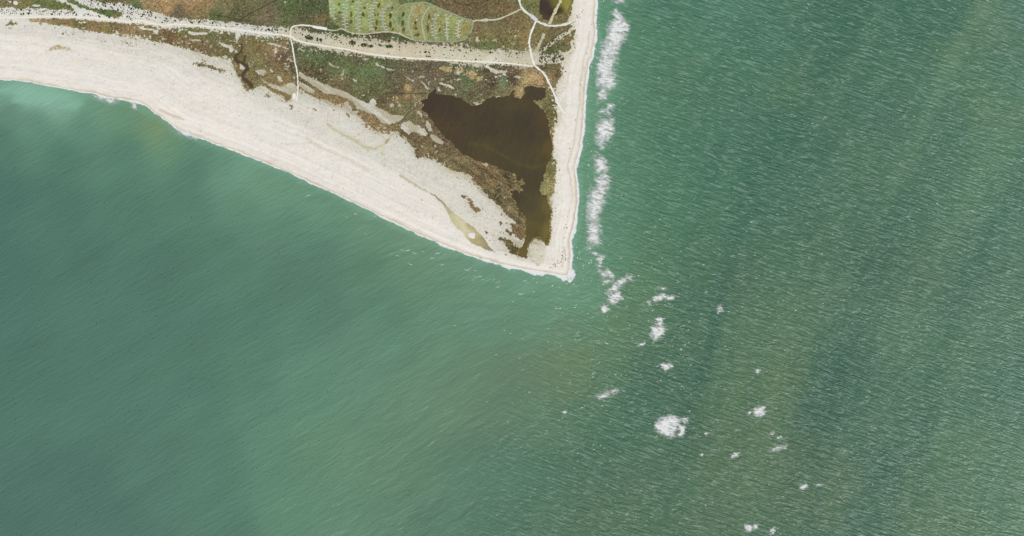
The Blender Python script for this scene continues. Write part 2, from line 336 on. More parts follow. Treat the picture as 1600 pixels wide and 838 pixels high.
TAN = [(697,108,9,4.5,200,170,120),(717,111,7,5,190,150,112),(738,117,10,6,200,165,120),(748,124,6,4,190,155,108),(637,138,6,6,195,158,105),(638,150,5,5,190,140,100),(832,122,9,6,185,150,110),(845,128,6,5,185,140,100),(620,154,4,3,195,145,105),(430,80,6,3,190,145,112),
 (230,3,12,3,168,134,98),(265,5,14,4,168,132,95),(300,2,18,3,170,132,95),(813,147,6,6,175,145,110),(843,163,7,5,150,132,92),(760,160,8,5,165,135,100),(812,142,7,6,165,135,95)]

def ell(X, Y, e):
    return ((X - e[0]) / e[2]) ** 2 + ((Y - e[1]) / e[3]) ** 2

# ------------------------------------------------------------------ land rasters
def grow(a, step, ratio, far):
    out = []; x = a
    while abs(x) < far:
        x += step; step *= ratio; out.append(x)
    return out
gx = np.array(sorted(grow(0, -1.5, 1.06, 2600)) + list(np.arange(0, 950.5, 1.0)))
gy = np.array(sorted(grow(0, -1.5, 1.06, 2600)) + list(np.arange(0, 452.5, 1.0)))
X, Y = np.meshgrid(gx, gy)
SD = coast_sd(X, Y)
Xc = np.maximum(X, 0)                     # the strips of land cover go on westward as at the left edge
big = fbm(X / 40, Y / 40, 1, 4)
WX = Xc + 2.2 * fbm(X / 6, Y / 6, 4, 3); WY = Y + 1.7 * fbm(X / 6 + 50, Y / 6, 5, 3)
veg = np.zeros(X.shape, bool)
for p in VEG: veg |= inpoly(WX, WY, p)
def boxb(m, r):
    m = m.astype(np.float32)
    for ax in (0, 1):
        a = sum(np.roll(m, k, ax) for k in range(-r, r + 1)) / (2 * r + 1); m = a
    return m
vb = boxb(veg, 2); vb2 = boxb(veg, 9)
dith = 0.30 * fbm(X / 2.1, Y / 2.1, 13, 2) + 0.16 * (R.rand(*X.shape) * 2 - 1)
veg = (vb + dith) > 0.5
sandp = np.zeros(X.shape, bool)
for p in SANDP: sandp |= inpoly(WX * 0.5 + Xc * 0.5, WY * 0.5 + Y * 0.5, p)
spb = boxb(sandp, 1)
sandp = (spb + 0.55 * dith) > 0.5
# scattered openings in the scrub south of the dunes and tufts next to its edge
op = fbm(X / 5, Y / 4, 6, 3) + 0.35 * fbm(X / 30, Y / 20, 8, 2)
rg = (Y > 40) & (Y < 260) & (X > 120)
dots = (vnoise(X / 2.3, Y / 2.1, 15) + 0.10 * fbm(X / 14, Y / 10, 3, 2) + 0.30 * sstep(0.98, 0.6, vb2)) > 0.93
sandp |= veg & rg & dots & (fbm(X / 40, Y / 25, 7, 2) > -0.15) & ~inpoly(X, Y, [(535,88),(700,95),(660,150),(612,140),(540,132)])
spots = (vnoise(X / 2.0 + 9, Y / 2.0, 6) + 0.12 * sstep(350, 450, X) * sstep(0.1, 0.4, vb2) > 0.93) & (vb2 < 0.5) & (vb2 > 0.06) & ~veg & (Y > 28)
veg |= spots & (fbm(X / 20, Y / 12, 9, 2) > 0.0)
sandp |= veg & rg & (op > 0.86) & ~inpoly(X, Y, [(540,90),(612,90),(612,138),(540,132)])
lawn = inpoly(WX * 0.3 + Xc * 0.7, WY * 0.3 + Y * 0.7, LAWN)
PXw = Xc + 1.6 * fbm(X / 5, Y / 5, 9, 3); PYw = Y + 1.6 * fbm(X / 5, Y / 5 + 30, 10, 3)
rag = sstep(60, 20, np.hypot(X - 800, Y - 292))      # ragged reedy edge
PXw += rag * 6 * fbm(X / 5, Y / 4, 11, 3); PYw += rag * 5 * fbm(X / 5, Y / 4, 12, 3)
pond = inpoly(PXw, PYw, POND) & ~inpoly(PXw, PYw, POND_ISLE)
pond2 = inpoly(PXw, PYw, POND2)
lag = inpoly(PXw * 0.5 + X * 0.5, PYw * 0.5 + Y * 0.5, LAGOON) & ~inpoly(PXw, PYw, LAGOON_ISLE)
dber = np.full(X.shape, 1e9)
for pts, w, c in BERMS:
    d = dline(X, Y, pts) + 0.9 * fbm(X / 4, Y / 4, 13, 2) - w / 2
    dber = np.minimum(dber, d)
berm = dber < 0
pond &= ~berm; pond2 &= ~berm
droad = np.full(X.shape, 1e9)
for pts, w, c, l in list(TRACKS.values()) + CAMPROADS:
    droad = np.minimum(droad, dline(X, Y, pts) - w / 2)
for pts, w in PAVED: droad = np.minimum(droad, dline(X, Y, pts) - w / 2)
dditch = np.full(X.shape, 1e9)
for pts, w, c, l in DITCHES: dditch = np.minimum(dditch, dline(X, Y, pts) - w / 2)
dcreek = np.full(X.shape, 1e9)
for pts, w in CREEK: dcreek = np.minimum(dcreek, dline(X, Y, pts) - w / 2)
dditch = np.minimum(dditch, dcreek)
sandp |= berm
vegc = veg & ~sandp & (SD > 2)
lawn &= ~berm
land_is = inpoly(X, Y, [(-3000,-3000),(-3000,60),(0,40),(50,40),(120,52),(250,78),(300,92),(360,116),(375,140),(400,150),(452,162),(500,160),(560,195),(600,212),(640,240),(700,275),(740,290),(770,320),(820,370),(860,390),(865,210),(880,120),(899,60),(900,-3000)])
dunes = ~vegc & land_is

# heights: beach slope, berm, dune ridge, basins
dn = dline(X, Y, [(-3000,18),(0,18),(150,17),(250,31),(350,38),(455,52),(560,70),(700,84),(830,91),(875,91)])
ZS = np.where(SD > 0, 2.4 * (1 - np.exp(-np.maximum(SD, 0) / 7.0)), SD * 0.22)
ZS = ZS + sstep(14, 0, dn) * 2.2 + 0.5 * big * sstep(2, 30, SD)
ZS += sstep(2.5, -1, dber) * 1.3
PONDZ, LAGZ = 0.95, 1.05
ZS = np.where(land_is, np.maximum(ZS, 1.8), ZS)
ZS = np.where(SD > 6, np.maximum(ZS, 1.45), ZS)
rough = np.where(vegc, 0.9 * (R.rand(*X.shape) - 0.3) + 0.9 * fbm(X / 3.0, Y / 3.0, 14, 2), 0.25 * fbm(X / 3, Y / 3, 2, 2)) * sstep(0, 3, droad) * sstep(0, 2, dditch) * sstep(2, 6, SD)
rough = np.where(lawn, rough * 0.3, rough)
Z = ZS + rough
Z = np.where(dditch < -0.2, ZS - 1.1, Z)
Z = np.where(pond | pond2, PONDZ - 0.8, Z)
Z = np.where(lag, LAGZ - 0.6, Z)
def ground_z(px, py):
    i = int(np.clip(np.searchsorted(gx, px), 1, len(gx) - 1)); j = int(np.clip(np.searchsorted(gy, py), 1, len(gy) - 1))
    return float(ZS[j, i])

# colours --------------------------------------------------
n_f = R.rand(*X.shape) * 2 - 1
def tint(base, k, a1, s1, a2, fine, chroma=0.05):
    m = 1 + a1 * fbm(X / s1, Y / s1, k, 3) + a2 * fbm(X / 2.2, Y / 2.2, k + 3, 2) + fine * n_f
    out = base * np.clip(m, 0.35, 1.8)[..., None]
    ch = chroma * fbm(X / 9, Y / 9, k + 5, 3)
    out[..., 0] *= 1 + ch; out[..., 2] *= 1 - ch
    return out
vcol = idw(Xc, Y, VEGC, 6.0, 2.0)
for e in TAN:
    q = ell(WX, WY, e) + 0.8 * fbm(X / 3, Y / 3, 7, 3)
    w = sstep(1.25, 0.5, q)[..., None] * 0.85
    vcol = vcol * (1 - w) + lin(e[4:7]) * w
lum = (vcol * np.array([0.3, 0.6, 0.1])).sum(-1, keepdims=True)
vcol = (vcol * 0.72 + lum * np.array([1.05, 1.01, 0.84]) * 0.28) * 1.20
mz = boxb(inpoly(X, Y, [(620,205),(700,235),(735,248),(800,272),(830,290),(822,365),(790,335),(745,290),(700,265),(640,235)]), 5)
u_ = (X * 0.80 + Y * 0.60); v_ = (-X * 0.60 + Y * 0.80)
stk = fbm(u_ / 16, v_ / 3.2, 10, 3)
vcol = vcol * (1 - 0.45 * mz[..., None]) + lin((134,120,90)) * 0.45 * mz[..., None]
vcol *= (1 + 0.45 * mz * stk)[..., None]
dk_ = mz * sstep(0.25, 0.6, fbm(u_ / 14 + 40, v_ / 4, 12, 3)) * sstep(735, 760, X)
vcol = vcol * (1 - 0.7 * dk_[..., None]) + lin((74,66,50)) * 0.7 * dk_[..., None]
pf = boxb(pond, 2); bk = sstep(3.5, 0.5, dcreek + fbm(X / 4, Y / 4, 5, 2)) * 0.6
vcol = vcol * (1 - bk[..., None]) + lin((112,98,64)) * bk[..., None]
fr = sstep(0.05, 0.35, pf) * sstep(-0.35, 0.4, fbm(X / 6, Y / 6, 2, 3)) * 0.6
vcol = vcol * (1 - fr[..., None]) + lin((158,138,98)) * fr[..., None]
vcol = tint(vcol, 2, 0.15, 10, 0.24, 0.24, 0.05) * np.array([0.925, 0.955, 0.775])
q = R.rand(*X.shape)
vcol = np.where((q < 0.07)[..., None], vcol * 0.6 + lin((196,186,156)) * 0.4, vcol)
vcol = np.where((q > 0.90)[..., None], vcol * 0.55, vcol)
# dark thin edge where wet marsh meets sand
lc = idw(X, Y, [(520,10,150,168,92),(545,15,148,165,92),(570,25,150,158,92),(600,20,150,155,88),(590,45,150,148,84),(630,20,140,150,90),(650,30,155,152,90),(668,40,145,145,88),(690,35,150,152,88),(710,40,150,155,90),(725,45,150,142,80),(700,58,140,145,85),(530,35,120,120,72),(680,12,150,148,90),(648,15,165,150,92)], 8, 2)
w = sstep(0.1, 0.6, fbm(X / 5, Y / 7, 11, 3))[..., None] * 0.55
lc = lc * (1 - w) + lin((152,132,80)) * w
lc = lc * 0.93 + (lc * np.array([0.3, 0.6, 0.1])).sum(-1, keepdims=True) * 0.07
lc = lc * np.array([1.02, 1.06, 1.12])
lc = tint(lc, 6, 0.16, 6, 0.22, 0.16, 0.06)
q = R.rand(*X.shape)
lc = np.where((q < 0.03)[..., None], lin((196,198,160)), lc); lc = np.where((q > 0.93)[..., None], lc * 0.55, lc)
# sand: swash zone, back beach, speckled upper beach
south = X < np.interp(Y, [0, 380, 432], [850, 850, 886])
along = np.where(south, X, -Y)
def band(c0, c1, t): return lin(c0) * (1 - t[..., None]) + lin(c1) * t[..., None]
scol = band((208,192,167), (236,229,218), sstep(0.5, 6.0, SD + 1.5 * fbm(along / 14, SD / 3, 3, 3)))
up = sstep(12, 42, SD + 8 * fbm(X / 25, Y / 12, 5, 3)) * np.where(south, 1.0, 0.35)
scol = scol * (1 - 0.5 * up[..., None]) + lin((232,226,214)) * 0.5 * up[..., None]
UPB = [(-3000,-3000),(-3000,50),(0,52),(120,68),(250,100),(330,128),(400,165),(470,196),(520,227),(570,247),(625,275),(668,301),(700,327),(738,356),(757,373),(775,397),(800,402),(830,410),(845,414),(862,380),(862,-3000)]
upz = boxb(boxb(inpoly(X + 4 * fbm(X / 12, Y / 8, 3, 3), Y + 4 * fbm(X / 12, Y / 8 + 40, 5, 3), UPB), 3), 3)
uc = band((224,219,207), (218,213,199), sstep(380, 560, X))
scol = scol * (1 - 0.85 * upz[..., None]) + uc * 0.85 * upz[..., None]
up = np.maximum(up * 0.5, upz)
scol *= (1 + 0.06 * fbm(along / 160, SD / 3.0, 7, 4) + 0.03 * fbm(along / 90, SD / 1.1, 8, 2) + 0.03 * fbm(X / 12, Y / 6, 9, 3))[..., None]
for c0 in (11.5, 15.0, 19.5, 26.0, 34.0):
    ln_ = sstep(0.9, 0.2, np.abs(SD - c0 - 3.0 * fbm(along / 80, along * 0 + c0, 9, 3))) * sstep(-0.3, 0.3, fbm(along / 60 + c0, SD * 0, 4, 2))
    scol *= (1 - 0.05 * ln_)[..., None]
# wet trough along the east beach
ex = sstep(2.2, 0.4, np.abs(SD - 9.5 - 2.5 * fbm(Y / 40, Y * 0, 8, 2))) * (~south) * sstep(335, 300, Y) * sstep(35, 60, Y)
east_wet = (~south) * sstep(7.5, 3.5, SD) * 0.5
scol = scol * (1 - 0.55 * ex[..., None]) + lin((196,188,160)) * 0.55 * ex[..., None]
scol = scol * (1 - 0.55 * east_wet[..., None]) + lin((212,197,176)) * 0.55 * east_wet[..., None]
def dab(c, mask_soft, colr):
    m = mask_soft[..., None]; return c * (1 - m) + lin(colr) * m
for pts, w_, c_, a_ in [
  ([(512,194),(524,204),(540,212),(553,219),(568,230),(584,233),(597,227)], 2.0, (196,190,142), .75),
  ([(626,191),(615,206),(600,227)], 1.2, (172,156,114), .9), ([(600,222),(598,240)], 2.5, (205,200,160), .55),
  ([(625,274),(641,284),(656,294),(668,300)], 1.1, (188,180,140), .8), ([(480,215),(490,224),(503,232),(520,238),(545,250),(575,266)], 3.0, (216,208,188), .7),
  ([(250,172),(268,180),(286,187)], 1.6, (205,188,165), .7), ([(858,382),(852,404),(850,416)], 0.7, (236,232,214), .9),
  ([(440,45+180),(470,225),(487,222)], 2.0, (214,210,188), .5), ([(827,385),(826,398),(833,408),(841,414)], 1.3, (182,178,130), .6)]:
    scol = dab(scol, a_ * sstep(w_ + 1.2, w_ * 0.4, dline(X, Y, pts) + 1.3 * fbm(X / 5, Y / 5, 4, 3)), c_)
for poly, c_, a_ in [
  ([(70,79.6),(76,77),(81,74),(88.6,70),(101,73),(108,75),(114,78),(104,80.4),(98,78),(96,75.5),(92,77),(84.5,79.5)], (172,158,108), .85),
  ([(880,383),(883.5,390),(882.5,405),(881,417),(874,418.5),(880.5,410),(881,397)], (205,192,160), .7),
  ([(827,380),(836,373),(845,378),(852,386),(854,395),(850,412),(842,414),(832,404),(827,395)], (212,206,178), .75),
  ([(830,378),(838,376),(842,384),(834,384)], (165,150,105), .6), ([(872,114),(889,100),(890,128),(884,140),(874,150),(870,138)], (214,209,190), .6), ([(876,155),(884,150),(886,165),(882,180),(876,178)], (205,200,175), .55),
  ([(868,165),(876,170),(880,190),(874,198),(868,196)], (198,192,160), .5), ([(893,48),(899,45),(900,75),(892,90),(888,84)], (200,196,160), .6), ([(880,84),(892,86),(884,100),(878,100)], (205,198,172), .7),
  ([(884,22),(893,20),(897,28),(888,32)], (214,210,190), .6)]:
    m = inpoly(X + 1.2 * fbm(X / 4, Y / 4, 3, 2), Y + 1.2 * fbm(X / 4, Y / 4 + 9, 3, 2), poly).astype(float)
    m = (m + np.roll(m, 1, 0) + np.roll(m, -1, 0) + np.roll(m, 1, 1) + np.roll(m, -1, 1)) / 5
    scol = dab(scol, m * a_ * np.clip(0.75 + 0.7 * fbm(X / 3, Y / 3, 9, 3), 0, 1.2), c_)
prox = np.clip(boxb(boxb(veg, 10), 10) * 1.6, 0, 1) * sstep(10, 25, SD) * np.where(south, 1.0, 0.5)
scol = scol * (1 - 0.6 * prox[..., None]) + lin((204,199,180)) * 0.6 * prox[..., None]
sk = fbm(u_ / 22, v_ / 2.6, 14, 4) + 0.5 * fbm(X / 26, Y / 20, 6, 2)
wk = sstep(0.0, 0.8, sk + 1.1 * (prox - 0.45)) * np.clip(prox * 1.3, 0, 1) * 0.6 * (Y > 60)
sp = R.rand(*X.shape) + 0.25 * fbm(X / 8, Y / 5, 5, 3)
scol = np.where((sp < 0.30 * prox)[..., None], scol * 0.78, scol)
scol *= (1 + (0.018 + 0.02 * up) * n_f)[..., None]
scol *= (1 + 0.022 * fbm(X / 2.4, Y / 1.7, 11, 2) * (0.4 + up))[..., None]
pk = 0.012 * fbm(X / 30, Y / 14, 13, 3)
scol[..., 0] *= 1 + pk; scol[..., 2] *= 1 - 0.6 * pk
# speckled dune grass on the upper beach
spk = (vnoise(X * 0.9, Y * 0.9, 12) > 0.80) & (up > 0.3)
scol = np.where(spk[..., None], scol * (1 - 0.16 * up[..., None] * vnoise(X / 9, Y / 9, 4)[..., None] * 2), scol)
# dune ridge sand: a little greyer, more yellow in the middle stretch
dcol = idw(Xc, Y, [(0,20,222,220,208),(100,22,222,218,208),(180,14,225,220,208),(300,36,214,210,196),(400,46,214,212,200),(470,56,202,196,172),(560,68,206,196,170),(650,78,205,194,168),(740,87,204,198,172),(810,92,204,196,172),(860,92,208,200,178),(320,66,214,210,190),(480,125,205,204,184),(560,160,210,208,192),(600,180,212,210,194),(640,198,212,210,194),(680,216,206,204,184),(670,135,205,205,180),(700,134,214,212,190),(775,110,220,216,196),(850,70,204,192,164),(870,62,205,204,178),(868,20,204,196,156),(740,250,200,190,160)], 8, 2)
dcol = tint(dcol, 4, 0.05, 8, 0.07, 0.06, 0.02)
mb = np.maximum(sstep(22, 9, dn) * (Y < 105), np.maximum(boxb(boxb(land_is, 8), 8) * 0.9 - 0.35, 0) * 1.5)
mb = np.clip(np.maximum(mb, np.maximum(boxb(berm, 2), boxb(sandp & land_is, 1))), 0, 1)[..., None]
dcol = dcol * (1 - 0.03 * boxb(sandp & land_is & (dn > 16), 1))[..., None]
scol = scol * (1 - mb) + dcol * mb
scol = scol * (1 - wk[..., None]) + lin((172,158,124)) * wk[..., None]
scol = np.where((R.rand(*X.shape) < 0.16 * prox * (Y > 50))[..., None], scol * 0.72, scol); dcol = scol

def facem(m): return m[:-1, :-1]
on_land = facem(SD) > -9
fv = facem(vegc); fl = facem(lawn)
fm = fv & ~fl & facem(inpoly(X, Y, MARSH)); fs = fv & ~fl & ~fm; fd = facem(dunes) & ~fl & ~fv; fb = on_land & ~fv & ~fl & ~fd
toA = lambda c: np.clip(c / GAIN, 0.004, 0.86)
finish(grid_obj('beach', X, Y, Z, fb & on_land, toA(scol), M['sand']), 'broad pale sand beach tapering to the cape tip', kind='structure')
finish(grid_obj('dune_sand', X, Y, Z, fd & on_land, toA(dcol), M['dune']), 'grey-white sand of the dune ridge and openings in the scrub', kind='structure')
finish(grid_obj('scrubland', X, Y, Z, fs & on_land, toA(vcol), M['scrub']), 'brown and green coastal scrub behind the dunes', kind='structure')
finish(grid_obj('marsh', X, Y, Z, fm & on_land, toA(vcol), M['scrub']), 'reddish brown marsh around the large dark pond', kind='structure')
finish(grid_obj('campground_lawn', X, Y, Z, fl & on_land, toA(lc), M['lawn']), 'bright green mown grass of the campground', kind='structure')

# ------------------------------------------------------------------ inland water
def dil(m, n):
    m = m.copy()
    for _ in range(n):
        a = m.copy(); a[1:] |= m[:-1]; a[:-1] |= m[1:]; a[:, 1:] |= m[:, :-1]; a[:, :-1] |= m[:, 1:]; m = a
    return m
pc = idw(X, Y, [(700,180,72,62,48),(760,200,71,63,48),(820,190,70,63,49),(840,145,76,65,52),(720,225,77,66,49),(690,195,80,67,47),(700,208,80,67,47),(780,235,78,69,48),(760,232,82,72,48),(820,255,77,69,47),(850,250,79,71,46),(830,210,71,63,48),(850,215,74,66,48),(859,225,96,80,46),(861,240,92,79,46),(830,280,76,67,48),
  (830,320,80,72,49),(845,340,85,77,49),(857,325,104,93,54),(855,360,122,109,58),(845,355,92,83,50),(835,365,90,80,48),(825,385,98,86,46),(820,398,108,92,50),(857,185,86,71,46),(812,160,80,70,48),(672,160,70,58,47),(800,310,72,64,48),(845,285,75,67,48)], 9, 2)
arc = sstep(5.0, 0.3, dline(X, Y, [(862,246),(855,255),(845,259),(832,262),(818,259),(800,251),(780,240),(760,229),(735,225)]) + fbm(X / 8, Y / 8, 3, 2))
pc = dab(pc, 0.28 * arc, (100,90,50))
pc *= np.array([1.0, 0.99, 0.93])
pc *= (1 + 0.07 * fbm(X / 3 + Y / 9, Y / 14, 5, 3))[..., None]
finish(grid_obj('pond', X, Y, np.full(X.shape, PONDZ), facem(dil(pond, 2)), toA(pc), M['pond']), 'large dark brown heart-shaped pond behind the point', kind='structure')
p2 = idw(X, Y, [(850,10,68,56,48),(860,20,64,52,46),(875,17,66,54,46),(872,6,110,105,50),(884,6,140,138,62),(890,12,158,156,72),(878,24,110,95,55),(888,20,140,130,70),(850,30,80,66,50),(866,27,90,78,52)], 4, 2)
finish(grid_obj('pond', X, Y, np.full(X.shape, PONDZ), facem(dil(pond2, 2)), toA(p2), M['pond']), 'small dark pond with olive east margin at the top edge', kind='structure')
lgc = idw(X, Y, [(672,302,132,124,88),(690,314,128,122,84),(700,328,170,162,120),(710,340,202,194,150),(722,352,210,202,156),(728,362,212,204,160),(735,352,160,148,92),(748,366,175,160,100),(745,380,165,148,85),(755,380,150,135,70),(760,386,130,115,60),(768,391,120,102,55),(756,373,128,118,66)], 4, 2)
lgc = lgc * 0.72 + lin((214,206,180)) * 0.28
lgc *= (1 + 0.08 * fbm(X / 4, Y / 4, 6, 3))[..., None]
finish(grid_obj('tidal_pool', X, Y, np.full(X.shape, LAGZ), facem(dil(lag, 1)), toA(lgc), M['pond']), 'shallow olive and tan tidal pool on the south beach', kind='structure')

def ribbon(name, pts, w, mat, dz, jit=0.0, zfix=None, parent=None, step=2.0, seed=1, taper=False):
    P = catmull(pts, step); n = len(P)
    T = np.gradient(P, axis=0); T /= np.linalg.norm(T, axis=1)[:, None] + 1e-9
    Nn = np.stack([-T[:, 1], T[:, 0]], 1)
    s = np.arange(n) * 0.7 + seed * 13.7
    if name == 'creek' and n > 20: w = w * np.interp(np.arange(n) / n, [0, .2, .3, .45, .55, .75, .85, 1], [.45, .5, .9, .9, 1.1, .75, 1.0, 1.5])
    hw = w / 2 * (1 + jit * fbm(s, s * 0 + seed, 2, 2)); hw2 = w / 2 * (1 + jit * fbm(s + 50, s * 0 + seed, 3, 2))
    if taper: hw[0] *= 0.4; hw2[0] *= 0.4; hw[-1] *= .4; hw2[-1] *= .4
    Lp = P + Nn * hw[:, None]; Rp = P - Nn * hw2[:, None]
    rows = [Lp, P, Rp]; V = []
    for i in range(n):
        zz = max(ground_z(*r[i]) for r in rows) + dz if zfix is None else zfix
        for k, r in enumerate(rows):
            x, y = W(*r[i]); V.append((x, y, zz + (0.05 if k == 1 else 0)))
    F = []
    for i in range(n - 1):
        for k in range(2):
            a = i * 3 + k; F.append((a, a + 1, a + 4, a + 3))
    me = mesh_np(name, np.array(V), np.array(F)); me.materials.append(mat)
    # faces up
    if me.polygons[0].normal.z < 0: me.flip_normals()
    return link(bpy.data.objects.new(name, me), parent)

wm = plain_mat('creek_water', (84,69,53), 0.2, 0.08, 0.3, 0.25)
for i, (pts, w) in enumerate(CREEK):
    finish(ribbon('creek', pts, w, wm, -0.3, 0.6, seed=i + 3, taper=True), ['dark brown winding creek through the western marsh', 'short dark side arm of the winding creek'][i], kind='structure')
for i, (pts, w, c, l) in enumerate(DITCHES):
    finish(ribbon('drainage_ditch', pts, w, plain_mat('ditch_water', c, 0.15, 0.05, 0.4, 0.2), -0.1 if i != 3 else 0.1, 0.4, seed=i + 9), l, kind='structure')

# ------------------------------------------------------------------ tracks and campground roads
for i, (k, (pts, w, c, l)) in enumerate(TRACKS.items()):
    finish(ribbon('sand_track' if k != 'north' else 'road', pts, w, plain_mat('track_' + k, c, 0.14, 0.12), 0.42 + 0.03 * i, 0.4, seed=i + 20), l, kind='structure')
pm = plain_mat('pale_paving', (238,234,232), 0.06, 0.1)
finish(ribbon('parking_area', PAVED[0][0], 4.2, pm, 0.7, 0.12, seed=41), 'white widened parking strip west of the campground', kind='structure')
finish(ribbon('parking_area', [(459,146),(459.6,150),(460,156)], 5.0, pm, 0.75, 0.3, seed=42, taper=True), 'white sand parking spot at the end of the beach track', kind='structure')
finish(ribbon('parking_area', [(826.5,22.5),(833,27),(839.5,33)], 5.4, plain_mat('grey_paving', (214,214,222), 0.08, 0.1), 0.75, 0.1, seed=43, taper=True), 'pale grey parking lot beside the pond road', kind='structure')
finish(ribbon('parking_area', [(751,32.3),(757,31.8),(763,31.6)], 4.2, plain_mat('pale_paving_b', (200,204,182), 0.1, 0.1), 0.75, 0.25, seed=44, taper=True), 'small pale pull-off on the road east of the campground', kind='structure')
padm = plain_mat('pad_paving', (222,226,206), 0.08, 0.2)
pad_me = {}
def pad(parent, x, y, ang, L):
    key = round(L, 1)
    if key not in pad_me:
        bm = bmesh.new(); bmesh.ops.create_cube(bm, size=1)
        bmesh.ops.scale(bm, vec=(key * S, 0.85 * S, 0.25), verts=bm.verts)
        me = bpy.data.meshes.new('parking_pad'); bm.to_mesh(me); bm.free(); me.materials.append(padm); pad_me[key] = me
    o = bpy.data.objects.new('parking_pad', pad_me[key])
    wx, wy = W(x, y); o.location = (wx, wy, ground_z(x, y) + 0.75); o.rotation_euler = (0, 0, ang)
    link(o, parent)
rr = random.Random(5)
for i, (pts, w, c, l) in enumerate(CAMPROADS):
    o = ribbon('campground_road', pts, w, plain_mat('camp_road', c, 0.2, 0.12), 0.5 + 0.02 * i, 0.4, seed=i + 60)
    finish(o, l, kind='structure')
    if i in (2, 3, 4, 5, 6, 9, 10, 11):
        P = catmull(pts, 1.0)
        for side in (-1, 1):
            yy = 1.5 + rr.random() * 3
            while True:
                k = np.argmin(np.abs(P[:, 1] - yy)); x, y = P[k]
                if yy > P[-1, 1] - 2.5: break
                if yy > P[0, 1] + 1.5 and rr.random() < 0.88:
                    L = rr.choice((2.8, 3.4, 3.9)); pad(o, x + side * (w / 2 + L / 2 - 0.2), y + side * 0.2, math.radians(rr.uniform(2, 14)), L)
                yy += rr.uniform(4.6, 6.2)

